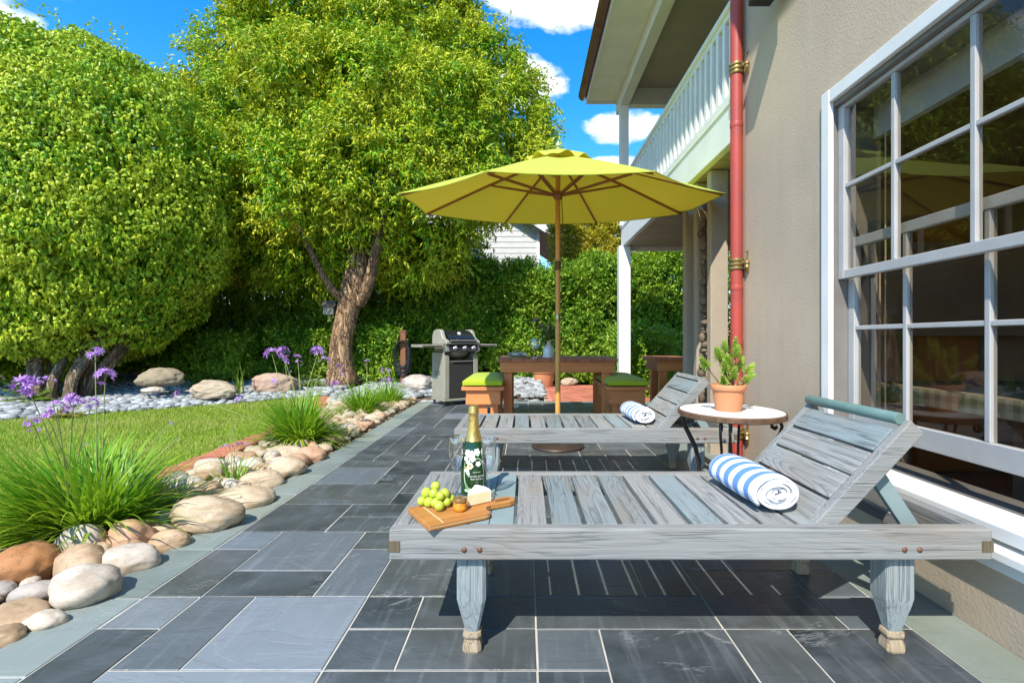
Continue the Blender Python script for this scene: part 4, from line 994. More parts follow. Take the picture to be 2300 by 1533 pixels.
def cushion(label, x0, x1, y0, y1, z):
    k = MB(); w_, d_, h = x1-x0, y1-y0, .10; n = 14; vs = []; fs = []
    for kz in (0, 1):
        for jj in range(n+1):
            for i in range(n+1):
                u, v = i/n*2-1, jj/n*2-1; e = (1-abs(u)**5)*(1-abs(v)**5)
                vs.append((w_*i/n, d_*jj/n, (.052-.052*0-.045*e*.4-.04 if kz == 0 else .062+.042*e)))
    m_ = (n+1)**2
    for jj in range(n):
        for i in range(n):
            a = jj*(n+1)+i; fs.append((a, a+n+1, a+n+2, a+1)); fs.append((m_+a, m_+a+1, m_+a+n+2, m_+a+n+1))
    ring = [i for i in range(n+1)]+[(jj+1)*(n+1)+n for jj in range(n)]+[n*(n+1)+n-1-i for i in range(n)]+[(n-1-jj)*(n+1) for jj in range(n-1)]
    for a, b_ in zip(ring, ring[1:]+ring[:1]): fs.append((a, b_, m_+b_, m_+a))
    vs = [(x, y, max(z_, 0)) for x, y, z_ in vs]
    k.add(vs, fs, True); o = k.build('bench_cushion', M_cush, None, bevel=.008, seg=3, angle=50); o.location = (x0, y0, z)
    return tag(o, label, 'cushion', 'lime green bench cushions')
bench('redwood bench at the left end of the dining table, near the grill', -.70, -.26, 5.60, 6.75)
bench('redwood bench at the right end of the dining table, by the white post', .93, 1.37, 5.60, 6.75)
cushion('lime green cushion on the left bench, beside the grill', -.71, -.26, 5.585, 6.74, .4465)
cushion('lime green cushion on the right bench, next to the white porch post', .93, 1.375, 5.585, 6.74, .4465)
# table setting
ZD = .7505
k = MB(); 
for i in range(9): r_ = .155-.017*i; k.tube([(r_*math.cos(a), r_*math.sin(a)*.85, .009) for a in np.linspace(0, 2*PI, 40)], .0088, 6)
o = k.build('woven_placemat', mat('rope', (.46, .34, .19), (.3, .2, .1), .9, ns=60, bump=.6, bs=120)); o.location = (-.105, 6.03, ZD); tag(o, 'round woven rope placemat at the left front of the dining table', 'placemat')
k = MB(); k.lathe([(0, .001), (.07, .001), (.075, .004), (.135, .016), (.137, .018), (.130, .018), (.075, .008), (0, .007)], 40); o = k.build('plate', mat('grey_plate', (.42, .43, .42), None, .3)); o.location = (-.105, 6.03, ZD+.018); tag(o, 'grey plate on the woven placemat, under the folded napkin', 'plate')
k = MB(); n = 14; vs = [(.12*(2*i/n-1), .075*(2*jj/n-1), .012+.012*math.sin(i*.9)*math.cos(jj*.6)+.012*(1-(2*i/n-1)**2)) for jj in range(n+1) for i in range(n+1)]
k.add(vs, [(jj*(n+1)+i, jj*(n+1)+i+1, (jj+1)*(n+1)+i+1, (jj+1)*(n+1)+i) for jj in range(n) for i in range(n)], True); o = k.build('napkin', mat('napkin_linen', (.66, .66, .64), (.55, .55, .54), .9, ns=20), None, solid=.006); o.location = (-.10, 6.02, ZD+.032); tag(o, 'folded pale linen napkin on the grey plate', 'napkin')
k = MB(); rp = random.Random(8)
for i in range(14): 
    a = rp.uniform(0, 6.28); k.tube([(0, 0, 0), (.03*math.cos(a), .02*math.sin(a), .02), (.055*math.cos(a), .03*math.sin(a), rp.uniform(.015, .045))], [.004, .005, .002], 5)
o = k.build('herb_sprig', mat('grey_sprig', (.16, .2, .14), (.1, .12, .09), .7)); o.location = (-.11, 6.0, ZD+.058); tag(o, 'small grey green sprig laid on the folded napkin', 'herb sprig')
def wineglass(label, x, y):
    t = thing('wine_glass', label, 'wine glass', (x, y, ZD), 0, 'wine glasses on the dining table')
    k = MB(); k.lathe([(0, .003), (.036, .001), (.037, .002), (.01, .006), (.0045, .012)], 30); k.build('foot', M_clear, t)
    k = MB(); k.lathe([(.0045, .012), (.0035, .05), (.004, .098)], 14); k.build('stem', M_clear, t)
    k = MB(); k.lathe([(.004, .098), (.02, .106), (.042, .135), (.045, .16), (.040, .20), (.034, .235), (.0332, .235), (.039, .20), (.044, .16), (.041, .136), (.019, .108), (0, .103)], 30); k.build('bowl', M_clear, t)
wineglass('stemmed wine glass standing nearest the plate on the dining table', .095, 6.0); wineglass('stemmed wine glass between the other glass and the white vase', .135, 6.22)
vt = thing('flower_vase', 'white bottle vase with dark leaves and drooping mauve flowers on the table', 'vase', (.275, 6.10, ZD))
k = MB(); k.lathe([(0, 0), (.060, 0), (.066, .006), (.066, .11), (.058, .135), (.036, .155), (.030, .17), (.030, .20), (.033, .205), (.027, .205), (.026, .17), (0, .165)], 34); k.build('vase_body', mat('white_ceramic', (.74, .77, .80), None, .25), vt)
M_vleaf = leaf('vase_leaf', [(0, (.03, .07, .015)), (.6, (.06, .13, .02)), (1, (.12, .2, .04))], .45, .2)
n = 230; A = np.zeros((n, 3)); a = RNG.uniform(0, 6.28, n); rr_ = RNG.uniform(.0, .02, n); A[:, 0] = rr_*np.cos(a); A[:, 1] = rr_*np.sin(a); A[:, 2] = RNG.uniform(.2, .36, n)
D = np.stack([np.cos(a)*.8+.15, np.sin(a)*.6, RNG.uniform(-.7, 1.1, n)], 1); A += nrm(D)*RNG.uniform(0, .06, n)[:, None]
leaves('foliage', A, D, np.tile([0, 0, 1.0], (n, 1))+RNG.normal(0, .3, (n, 3)), RNG.uniform(.06, .13, n), RNG.uniform(.012, .022, n), M_vleaf, vt)
M_mauve = leaf('mauve_flower', [(0, (.30, .10, .22)), (.6, (.42, .2, .34)), (1, (.5, .3, .42))], .6, .3, .3, (.4, .1, .3))
for (dx, dz, tx, tz) in ((-.06, .22, -.19, .155), (-.10, .12, -.10, .06), (.05, .18, .13, .18), (.02, .1, -.03, -.02)):
    k = MB(); p0 = Vector((0, 0, .19)); p3 = Vector((tx, rp.uniform(-.03, .03), .29+tz)); p1 = p0+Vector((dx*.3, 0, .13)); p2 = Vector((dx+(tx-dx)*.5, 0, .36+dz*.6)); pts = [p0, p1, p2, p3]; k.tube(pts, [.0025, .002, .002, .0015], 5); sm_ = k.build('stem', M_vine if False else M_stem, vt)
    n = 60; f = RNG.random(n); P = np.array(p3)[None]*f[:, None]**.5*1.0+np.array(p2)[None]*(1-f[:, None]**.5); D = RNG.normal(0, 1, (n, 3)); D[:, 2] -= .3
    leaves('flower', P, D, RNG.normal(0, 1, (n, 3)), np.full(n, .022), np.full(n, .010), M_mauve, vt)

# ---------------------------------------------------------------- gas grill
M_gcream = mat('grill_enamel', (.40, .38, .30), (.34, .32, .25), .42, ns=5, metal=.25)
M_gsteel = mat('grill_steel', (.55, .54, .50), (.45, .44, .41), .3, ns=10, metal=.8)
M_glid = mat('grill_lid_enamel', (.015, .015, .018), None, .16, coat=.5)
M_gdark = mat('grill_dark', (.03, .03, .03), (.05, .045, .04), .5, ns=20)
GP = dp(1022, 800, 7.62)
gl = thing('gas_grill', 'gas grill with dark lid, cream side cheeks and side shelves at the patio corner', 'grill', (GP.x, GP.y, 0), R(36))
wg, dg_ = .56, .44
def grid_panel(mb, x0, x1, z0, z1, y): mb.bx(x0, x1, y-.012, y, z0, z1)
k = MB(); k.bx(-wg/2, -wg/2+.03, -dg_/2+.05, dg_/2, .10, .78); k.bx(wg/2-.03, wg/2, -dg_/2+.05, dg_/2, .10, .78); k.bx(-wg/2+.03, wg/2-.03, dg_/2-.03, dg_/2-.002, .10, .78); k.bx(-wg/2-.015, wg/2+.015, -dg_/2, dg_/2+.01, .065, .099)
k.bx(-wg/2, -wg/2+.075, -dg_/2+.005, -dg_/2+.049, .10, .74); k.bx(wg/2-.075, wg/2, -dg_/2+.005, -dg_/2+.049, .10, .74)
k.build('cabinet', M_gcream, gl, bevel=.008)
k = MB()
for i in range(5): k.bx(-wg/2-.002, -wg/2-.0003, -.06, .12, .44+i*.016, .446+i*.016)
k.build('side_louvre', M_gdark, gl)
k = MB(); k.bx(-wg/2+.078, wg/2-.078, -dg_/2+.012, -dg_/2+.030, .105, .66); dr = k.build('door', M_gdark, gl, bevel=.004)
k = MB(); k.bx(-wg/2+.082, wg/2-.082, -dg_/2+.006, -dg_/2+.0115, .64, .655); k.bx(-wg/2+.12, wg/2-.12, -dg_/2-.012, -dg_/2+.006, .642, .652); k.build('handle', M_gsteel, dr, bevel=.003)
k = MB()
for i in range(28): k.bx(-wg/2+.09+i*.0138, -wg/2+.092+i*.0138, -dg_/2+.009, -dg_/2+.0118, .125, .62)
for i in range(30): k.bx(-wg/2+.085, wg/2-.085, -dg_/2+.0085, -dg_/2+.0112, .125+i*.0168, .127+i*.0168)
k.build('mesh_panel', mat('grey_mesh', (.12, .12, .11), None, .5, metal=.4), dr)
k = MB(); k.lathe([(0, 0), (.016, 0), (.016, .003), (0, .003)], 14, (0, 0, 0), 0, Matrix.Translation((wg/2-.10, -dg_/2+.006, .30)) @ Matrix.Rotation(R(90), 4, 'X')); k.lathe([(0, 0), (.010, 0), (.010, .003), (0, .003)], 14, (0, 0, 0), 0, Matrix.Translation((wg/2-.10, -dg_/2+.006, .328)) @ Matrix.Rotation(R(90), 4, 'X')); k.bx(wg/2-.115, wg/2-.106, -dg_/2+.003, -dg_/2+.006, .265, .285); k.bx(wg/2-.094, wg/2-.085, -dg_/2+.003, -dg_/2+.006, .265, .285); k.build('door_emblem', mat('emblem_silver', (.7, .72, .75), None, .3, metal=.4), dr)
k = MB(); k.add([(-wg/2, -dg_/2-.05, .80), (wg/2, -dg_/2-.05, .80), (wg/2, -dg_/2-.01, .895), (-wg/2, -dg_/2-.01, .895), (-wg/2, -dg_/2+.06, .78), (wg/2, -dg_/2+.06, .78), (wg/2, -dg_/2+.06, .895), (-wg/2, -dg_/2+.06, .895)], [(0, 1, 2, 3), (5, 4, 7, 6), (4, 5, 1, 0), (3, 2, 6, 7), (4, 0, 3, 7), (1, 5, 6, 2)])
cp = k.build('control_panel', M_gsteel, gl, bevel=.005)
k = MB(); k.add([(-wg/2+.05, -dg_/2-.051, .806), (wg/2-.02, -dg_/2-.051, .806), (wg/2-.02, -dg_/2-.0145, .89), (-wg/2+.05, -dg_/2-.0145, .89)], [(0, 1, 2, 3)]); k.build('panel_face', mat('panel_blue_black', (.04, .045, .06), None, .25, metal=.5), cp)
for x in (-.13, .03, .18):
    k = MB(); M_ = Matrix.Translation((x, -dg_/2-.034, .846)) @ Matrix.Rotation(R(68), 4, 'X'); k.lathe([(.034, 0), (.034, .004), (.027, .008), (.025, .028), (.020, .032), (0, .033)], 20, (0, 0, 0), 0, M_); k.bx(-.004, .004, -.02, .02, .033, .04, 0, M_); k.build('knob', M_gsteel, cp)
k = MB(); k.lathe([(0, .68), (.12, .68), (.2, .74), (.215, .79), (0, .79)], 24, (0, .02, 0)); k.bx(-wg/2+.035, wg/2-.035, -dg_/2+.065, dg_/2-.01, .79, .905); k.build('firebox', mat('firebox_alloy', (.33, .31, .25), None, .5, metal=.5), gl, bevel=.01)
# lid: rounded dark hood between two cast cheeks
pr = [(-.235, .905), (-.245, .94), (-.225, .985), (-.17, 1.03), (-.09, 1.085), (0, 1.115), (.09, 1.11), (.16, 1.07), (.19, 1.0), (.195, .905)]
k = MB(); vs = [(x, y, z) for x in (-wg/2+.055, wg/2-.055) for y, z in pr]; n = len(pr)
k.add(vs, [(i, i+1, n+i+1, n+i) for i in range(n-1)]+[(n-1, 0, n, 2*n-1)], True, 0); ld = k.build('lid', M_glid, gl, angle=50)
pc = [(-.27, .90), (-.275, .935), (-.235, .965), (-.16, .99), (-.115, 1.05), (-.09, 1.10), (-.03, 1.125), (.08, 1.125), (.16, 1.10), (.20, 1.03), (.205, .90)]
for x0, x1 in ((-wg/2-.005, -wg/2+.055), (wg/2-.055, wg/2+.005)):
    k = MB(); n = len(pc); vs = [(x, y, z) for x in (x0, x1) for y, z in pc]
    k.add(vs, [tuple(range(n)), tuple(range(2*n-1, n-1, -1))]+[(i, n+i, n+(i+1) % n, (i+1) % n) for i in range(n)]); k.build('lid_cheek', M_gcream, ld, bevel=.012, seg=3)
k = MB(); k.bx(-wg/2+.056, wg/2-.056, -.272, -.24, .905, .925); k.build('lid_trim', M_gcream, ld, bevel=.005)
k = MB(); k.tube([(-wg/2+.06, -.285, .955), (wg/2-.06, -.285, .955)], .013, 12); k.bx(-wg/2+.07, -wg/2+.09, -.285, -.235, .948, .962); k.bx(wg/2-.09, wg/2-.07, -.285, -.235, .948, .962); k.build('lid_handle', M_gsteel, ld)
k = MB(); k.lathe([(0, 0), (.027, 0), (.03, .004), (.024, .010), (0, .012)], 24, (0, 0, 0), 0, Matrix.Translation((.0, -.132, 1.062)) @ Matrix.Rotation(R(56), 4, 'X')); k.build('lid_thermometer', mat('dial_silver', (.75, .75, .75), None, .25, metal=.3), ld)
for s in (-1, 1):
    k = MB(); a_, b_ = wg/2+.005, wg/2+.36; x0, x1 = (a_, b_) if s > 0 else (-b_, -a_)
    k.bx(x0, x1, -.19, .17, .86, .90); sh = k.build('side_shelf', M_gcream, gl, bevel=.006)
    k = MB(); k.bx(x0+.03, x1-.03, -.1925, -.1903, .868, .884); k.build('shelf_slot', M_gdark, sh)
for x in (-wg/2+.02, wg/2-.02):
    for y in (-dg_/2+.05, dg_/2-.05):
        k = MB(); k.lathe([(0, -.012), (.026, -.012), (.03, -.006), (.03, .006), (.026, .012), (0, .012)], 18, (0, 0, 0), 0, Matrix.Translation((x, y, .0315)) @ Matrix.Rotation(R(90), 4, 'Y')); k.bx(x-.008, x+.008, y-.01, y+.01, .035, .066); k.build('caster', M_gdark, gl)
# ---------------------------------------------------------------- foliage materials
M_fic = leaf('ficus_leaf', [(0, (.04, .15, .008)), (.3, (.16, .34, .012)), (.7, (.37, .51, .02)), (1, (.60, .64, .05))], .42, .2, .28, (.55, .65, .02))
M_tree = leaf('tree_leaf', [(0, (.04, .16, .008)), (.3, (.13, .33, .012)), (.66, (.30, .50, .015)), (.9, (.56, .61, .02)), (1, (.70, .60, .04))], .42, .22, .26, (.55, .65, .02))
M_hedge = leaf('hedge_leaf', [(0, (.03, .11, .010)), (.4, (.08, .23, .014)), (.75, (.22, .38, .02)), (1, (.42, .54, .05))], .4, .26, .3, (.4, .6, .02))
M_yel = leaf('golden_leaf', [(0, (.18, .25, .012)), (.4, (.42, .44, .018)), (.8, (.64, .54, .03)), (1, (.64, .42, .05))], .45, .28, .4, (.5, .4, .02))
M_bark = None
def bark(name, a, b_, dk):
    m, nt, out = new_mat(name); v = coords(nt, (5, 5, 1.1), False)
    n1 = noise_(nt, v, 3.4, 6, .6, 1.2); cr = ramp(nt, math_(nt, 'ABSOLUTE', math_(nt, 'SUBTRACT', noise_(nt, v, 2.2, 5, .6, 1.8), .5)), [(0, 0.0), (.06, .7), (.14, 1.0)])
    col = mix(nt, ramp(nt, n1, [(.35, 0.0), (.65, 1.0)]), a, b_); col = mix(nt, cr, dk, col)
    p = prin(nt, out, Base_Color=col, Roughness=.9, Specular_IOR_Level=.2)
    nt.links.new(bump_(nt, math_(nt, 'ADD', cr, math_(nt, 'MULTIPLY', n1, .6)), 1.0, .04), p.inputs['Normal']); return m
M_bark = bark('rough_bark', (.58, .36, .19), (.46, .29, .165), (.15, .09, .05))
M_fbark = bark('grey_bark', (.42, .31, .19), (.34, .25, .155), (.18, .13, .085))
M_twig = mat('twig', (.12, .08, .05), None, .9)

# ---------------------------------------------------------------- ficus: a clipped dome on clustered stems
FX, FY = -8.45, 8.6
fz0 = gz(FX, 7.8)
ft = thing('ficus_tree', 'big clipped dome of weeping light green ficus at the left edge', 'tree', (FX, FY, fz0))
def dome(u, v):                                       # direction -> point on the clipped surface (superellipsoid)
    e = 2.15
    d = np.stack([np.cos(u)*np.cos(v), np.sin(u)*np.cos(v), np.sin(v)], 1)
    k = (np.abs(d[:, 0]/3.3)**e+np.abs(d[:, 1]/2.0)**e+np.abs(d[:, 2]/2.92)**e)**(-1/e)
    return d*k[:, None], d
nT = 92000
u = RNG.uniform(0, 2*PI, nT); v = np.arcsin(RNG.uniform(-.97, 1, nT))
P, d = dome(u, v)
lump = np.array([noise.noise(Vector(p)*1.3) for p in P]); lump2 = np.array([noise.noise(Vector(p)*3.4+Vector((9, 2, 4))) for p in P])
inn = np.abs(RNG.normal(0, .035, nT))
P = P*(1+.07*lump+.05*lump2-inn)[:, None]
P[:, 2] = np.maximum(P[:, 2], -2.88+.38*RNG.random(nT)+.15*np.sin(P[:, 0]*3)); P[:, 2] += 3.25
keep = (lump2 > -.30) | (RNG.random(nT) < .45); P = P[keep]; d = d[keep]; n = len(P)
T = d*.25+np.array([0, 0, -1.0])+RNG.normal(0, .5, P.shape)
Nn = d*.9+RNG.normal(0, .55, P.shape); Nn[:, 2] += .35
u = RNG.uniform(0, 2*PI, 34000); v = np.arcsin(RNG.uniform(-.95, 1, 34000)); P2, d2 = dome(u, v)      # the shaded foliage further in
P2 = P2*(.90-RNG.uniform(0, .10, 34000))[:, None]; P2[:, 2] = np.maximum(P2[:, 2], -2.5)+3.25
P = np.concatenate([P, P2]); T = np.concatenate([T, RNG.normal(0, .6, P2.shape)-np.array([0, 0, .7])]); Nn = np.concatenate([Nn, d2+RNG.normal(0, .5, P2.shape)])
Lf = np.concatenate([.096*RNG.uniform(.65, 1.25, n), np.full(34000, .15)]); Wf_ = np.concatenate([.05*RNG.uniform(.8, 1.15, n), np.full(34000, .085)])
leaves('crown', P, T, Nn, Lf, Wf_, M_fic, ft, .2, .28)
k = MB()
rp = random.Random(4)
for i in range(13):
    bx_, by_ = rp.uniform(.75, 1.45), rp.uniform(-.95, -.35); lx = 1.1+(bx_-1.1)*1.9+rp.uniform(-.2, .2)
    k.tube([(bx_, by_, -.12), (bx_+(lx-bx_)*.25, by_+.05, .35), (lx, by_+.25, .9), (lx*1.1, by_+.5, 2.2)], [.085, .07, .055, .03], 9)
k.build('trunk', M_fbark, ft)
# stray shoots above the clipped top
n = 90; u = RNG.uniform(0, 2*PI, n); v = RNG.uniform(.5, 1.4, n); P, d = dome(u, v); P[:, 2] += 3.25
a = twig_leaves(P, d+np.array([0, 0, .5])+RNG.normal(0, .3, P.shape), 10, .42, .075, .038, .5)
leaves('stray_shoot', *a, M_fic, ft)

# ---------------------------------------------------------------- the big leaning tree
TXb = dp(775, 850, 9.5)
tz = gz(TXb.x, 9.5)
tt = thing('shade_tree', 'tall leafy tree with a leaning rough brown trunk between ficus and umbrella', 'tree', (TXb.x, 9.5, tz-.03))
def tl(x, y, dd=10.0): dd = dd-.5 if y > 500 else dd+.6; q = dp(x, y, dd); return (q.x-TXb.x, q.y-9.5, q.z-tz)
k = MB(); pts = [tl(770, 870), tl(766, 842), tl(765, 800), tl(768, 760), tl(775, 720), tl(785, 680), tl(793, 640), tl(800, 600), tl(812, 560), tl(800, 470), tl(790, 380), tl(800, 260), tl(800, 120)]
rad = [.36, .28, .215, .20, .20, .21, .225, .20, .18, .18, .14, .09, .04]
pt_ = []
k.tube(pts, rad, 22)
vs = k.v
for i, p in enumerate(vs):
    q = Vector(p); f = noise.noise(q*2.2)*.16+noise.noise(q*6)*.06; c = Vector(pts[min(i//22, len(pts)-1)]); k.v[i] = tuple(c+(q-c)*(1+f*1.2))
for br in ([(800, 690), (828, 640, 9.9), (836, 600, 9.8), (850, 520, 9.6), (880, 400, 9.4), (930, 260, 9.3)], [(790, 690), (745, 650, 9.8), (722, 610, 9.7), (690, 540, 9.5), (620, 430, 9.3), (560, 300, 9.3)],
           [(800, 560), (900, 480, 10.3), (1010, 400, 10.4), (1100, 330, 10.4)], [(795, 520), (700, 400, 10.6), (620, 230, 10.8)], [(798, 420), (900, 250, 10.7), (980, 90, 10.8)], [(800, 600), (805, 500, 9.2), (780, 420, 8.8)]):
    pb = [tl(*q) for q in br]; n = len(pb); k.tube(pb, [(.13 if br[0][0] == 800 and len(br) > 5 else .065)*(1-i/n)+.018 for i in range(n)], 10)
k.build('trunk', M_bark, tt, sub=1)
lobes = []
for (x, y, r_, dd) in ((800, 70, 150, 10), (690, 60, 130, 9.8), (920, 70, 130, 10.2), (600, 130, 110, 10.2), (1010, 120, 110, 10.2), (520, 190, 95, 10), (455, 190, 60, 10.2), (1080, 190, 95, 10.3), (800, -60, 140, 10.2), (640, -10, 95, 10.3), (960, -10, 110, 10.3),
                       (560, 300, 130, 9.6), (700, 240, 150, 9.0), (850, 230, 160, 8.9), (990, 270, 140, 9.3), (1120, 290, 95, 10), (1185, 300, 50, 10.1), (500, 330, 85, 10.2), (430, 240, 45, 10.4), (1150, 220, 60, 10.4),
                       (590, 430, 125, 9.3), (720, 410, 140, 8.7), (860, 400, 150, 8.6), (1000, 410, 130, 9.1), (1120, 390, 90, 9.8), (1180, 350, 50, 10), (520, 450, 80, 10),
                       (610, 530, 90, 9.3), (720, 540, 80, 8.9), (830, 520, 85, 8.7), (930, 530, 90, 9.0), (1030, 500, 80, 9.6), (560, 560, 60, 9.6), (670, 590, 45, 9.2), (760, 600, 40, 8.9), (920, 590, 45, 9.1), (1000, 560, 50, 9.4), (860, 580, 40, 8.9),
                       (700, 200, 150, 11.3), (880, 200, 150, 11.3), (780, 350, 170, 11.2), (1000, 300, 120, 11.3), (580, 350, 120, 11.2)):
    dd = dd+(.75 if y < 500 else 1.2); c = Vector(tl(x, y, dd-(.6 if y <= 500 else -.5))); r_ = r_*dd/F; lobes.append((np.array(c), r_))
Ps = []; Ts = []; Pi = []
def away(p, c, k_):
    ok = np.ones(len(p), bool)
    for (c2, r2) in lobes:
        if c2 is not c: ok &= (np.linalg.norm((p-c2)/r2, axis=1) > k_)
    return ok
for (c, r_) in lobes:                                  # every limb end carries tufts of twigs; shade and sky show between the tufts
    n = int(34*r_**2)+7; d = nrm(RNG.normal(0, 1, (n, 3))); q = c+d*(r_*RNG.uniform(.72, 1.02, n))[:, None]*np.array([1, .9, .92])
    ok = away(q, c, .74); q = q[ok]; d = d[ok]
    for cc, dd in zip(q, d):
        m_ = RNG.integers(13, 24); t_ = nrm(RNG.normal(0, .62, (m_, 3))+dd*.75+np.array([0, 0, .45]))
        Ps.append(cc+t_*RNG.uniform(0, .16, (m_, 1))+RNG.normal(0, .07, (m_, 3))); Ts.append(t_)
    n = int(150*r_**2)+10; d = nrm(RNG.normal(0, 1, (n, 3))); q = c+d*(r_*RNG.uniform(.35, .8, n))[:, None]; Pi.append(q)
P = np.concatenate(Ps); T = np.concatenate(Ts); print('tree twigs', len(P))
a = twig_leaves(P, T, 12, .36, .118, .040, .30, None, .5)
Pi = np.concatenate(Pi); b_ = twig_leaves(Pi, RNG.normal(0, 1, Pi.shape), 6, .4, .15, .06, .5)
leaves('crown', *[np.concatenate([x, y]) for x, y in zip(a, b_)], M_tree, tt, .14, .30)

# ---------------------------------------------------------------- hedge of single shrubs behind the pebbles
def shrub(name, label, cat, cx, cy, w_, d_, h, n, material, group=None, top=True, L=.085, Wf=.036, base=.1, holes=.35, stem=True):
    z0 = gz(cx, min(cy, 11)); t = thing(name, label, cat, (cx, cy, z0), 0, group)
    p = RNG.uniform(-1, 1, (n, 3)); face = RNG.integers(0, 10, n)
    p[face < 6, 1] = -1; p[face == 6, 2] = 1; p[face == 7, 2] = 1; p[face == 8, 0] = 1; p[face == 9, 0] = -1
    nn = np.zeros((n, 3)); nn[face < 6, 1] = -1; nn[(face == 6) | (face == 7), 2] = 1; nn[face == 8, 0] = 1; nn[face == 9, 0] = -1
    q = p*np.array([w_/2, d_/2, (h-base)/2])+np.array([0, 0, (h+base)/2])
    o3 = Vector((cx, cy, 0))
    lump = np.array([noise.noise(Vector(s)*1.5+o3) for s in q]); l2 = np.array([noise.noise(Vector(s)*4.0+o3) for s in q])
    vol = RNG.uniform(-1, 1, (n//2, 3))*np.array([w_*.46, d_*.36, (h-base)*.46])+np.array([0, .1, (h+base)/2])
    q += nn*(.16*lump+.10*l2-RNG.exponential(.09, n))[:, None]
    ok = (lump*.7+l2 > -holes) | (RNG.random(n) < .22); q = q[ok]; nn = nn[ok]; m_ = len(q)
    T = nn*.8+np.array([0, -.1, .8])+RNG.normal(0, .45, (m_, 3))
    a = twig_leaves(q, T, 9, .24, L, Wf, -.1, None, .65); b_ = twig_leaves(vol, RNG.normal(0, 1, vol.shape), 5, .3, L*1.6, Wf*1.9, .2)
    leaves('foliage', *[np.concatenate([x, y]) for x, y in zip(a, b_)], material, t, .14, .15)
    if stem:
        k = MB(); rq = random.Random(int(cx*10)+77)
        for i in range(max(2, int(w_*2.2))):
            x = rq.uniform(-w_/2, w_/2)*.9; k.tube([(x, -d_*.22, -.1), (x+rq.uniform(-.1, .1), -d_*.15, .6), (x+rq.uniform(-.25, .25), -.05, h*.85)], [.045, .035, .012], 7)
        k.build('stem', M_twig, t)
    return t
hl = ['deep green hedge shrub behind the ficus stems', 'dark hedge shrub in the gap between the ficus and the tree trunk', 'hedge shrub directly behind the leaning tree trunk',
      'glossy hedge shrub behind the gas grill', 'sunlit hedge shrub behind the dining table and vase', 'sunlit hedge shrub beyond the umbrella pole', 'bright hedge shrub seen beside the white porch post', 'bright hedge shrub seen under the balcony']
for i, (cx, w_, h, n) in enumerate(((-9.3, 3.6, 3.0, 3000), (-6.1, 3.2, 3.9, 4600), (-3.6, 2.1, 3.8, 3600), (-2.2, 1.7, 3.1, 3200), (-.75, 1.8, 2.45, 3400), (.75, 1.8, 2.42, 3400), (2.1, 1.7, 2.7, 3400), (3.6, 2.0, 3.3, 3400))):
    shrub('hedge_shrub', hl[i], 'hedge', cx, 11.55+.1*math.sin(i*2.1), w_, 1.25, h, n, M_hedge, 'hedge along the back fence', L=.10, Wf=.038, holes=.30 if i > 3 else .2)
# upright leafy shoots on the hedge top
n = 420; P = np.stack([RNG.uniform(-2.6, 4.2, n), RNG.uniform(10.95, 12.0, n), RNG.uniform(2.6, 3.05, n)], 1)
shrub('lower_shrub', 'low light green bush beside the white porch post and right bench', 'shrub', 2.05, 8.9, 1.1, .8, 1.05, 700, M_hedge, None, L=.085, Wf=.034, base=.02, stem=False)
shrub('golden_shrub', 'yellow tinged tall shrub beyond the hedge at the right of the umbrella pole', 'shrub', 1.75, 13.6, 2.0, 1.4, 4.25, 7500, M_yel, None, L=.09, Wf=.03, holes=.3)
# low plants in the pebble bed
def rosette(name, label, cat, x, y, n, L, Wl, el0, el1, bend, material, group=None, spread=.05):
    z0 = gz(x, y); t = thing(name, label, cat, (x, y, z0), 0, group)
    az = RNG.uniform(0, 2*PI, n); base = np.stack([RNG.normal(0, spread, n), RNG.normal(0, spread, n), np.zeros(n)], 1)
    blades('foliage', base, az, RNG.uniform(el0, el1, n), L*RNG.uniform(.6, 1.1, n), np.full(n, Wl), RNG.uniform(*bend, n), material, t); return t
M_fern = leaf('fern_leaf', [(0, (.05, .12, .01)), (.6, (.11, .2, .02)), (1, (.2, .28, .03))], .5, .3)
M_ygr = leaf('lime_fern_leaf', [(0, (.16, .17, .012)), (.6, (.28, .27, .02)), (1, (.36, .30, .04))], .5, .3)
def fern(label, x, y, s, material, n=16, name='fern', cat='fern'):
    z0 = gz(x, y); t = thing(name, label, cat, (x, y, z0-.02)); V = []; Fs = []; off = 0
    for i in range(n):
        az = RNG.uniform(0, 2*PI); el = RNG.uniform(.5, 1.35); m_ = 22; f = (np.arange(m_)+1)/m_; L = s*RNG.uniform(.7, 1.1)
        e = el-1.0*f; dx = np.cumsum(np.cos(e))*L/m_; dz = np.cumsum(np.sin(e))*L/m_
        P = np.stack([np.cos(az)*dx, np.sin(az)*dx, dz], 1); sd = np.array([-np.sin(az), np.cos(az), 0])
        for sg in (-1, 1):
            D = sg*sd[None]*1.0+np.array([np.cos(az)*.5, np.sin(az)*.5, -.15])[None]*np.ones((m_, 1))
            v, fc = leaf_geo(P, D, np.tile([0, 0, 1.0], (m_, 1))+RNG.normal(0, .2, (m_, 3)), s*.22*np.sin(PI*np.clip(f*.9+.1, 0, 1))+.01, np.full(m_, s*.045), .1, .1); V.append(v); Fs.append(fc+off); off += len(v)
    np_mesh('foliage', np.concatenate(V), np.concatenate(Fs), material, t); return t
def at(x, y, d): return ((x-VX)*d/F, d)
fern('feathery green fern behind the flat cream boulder', *at(455, 850, 9.0), .55, M_fern, 26)
fern('feathery green fern at the foot of the ficus, left of its stems', *at(80, 850, 7.6), .5, M_fern, 26)
fern('lime yellow fern in front of the ficus stems', *at(150, 900, 6.3), .30, M_ygr, 22)
fern('small green fern behind the pinkish boulder, left of the tree trunk', *at(690, 850, 9.2), .45, M_fern, 22)
rosette('sword_leaf_plant', 'upright bright green sword leaved plant between two boulders', 'plant', *at(535, 880, 8.2), 10, .55, .05, 1.2, 1.5, (.1, .5), M_fern)
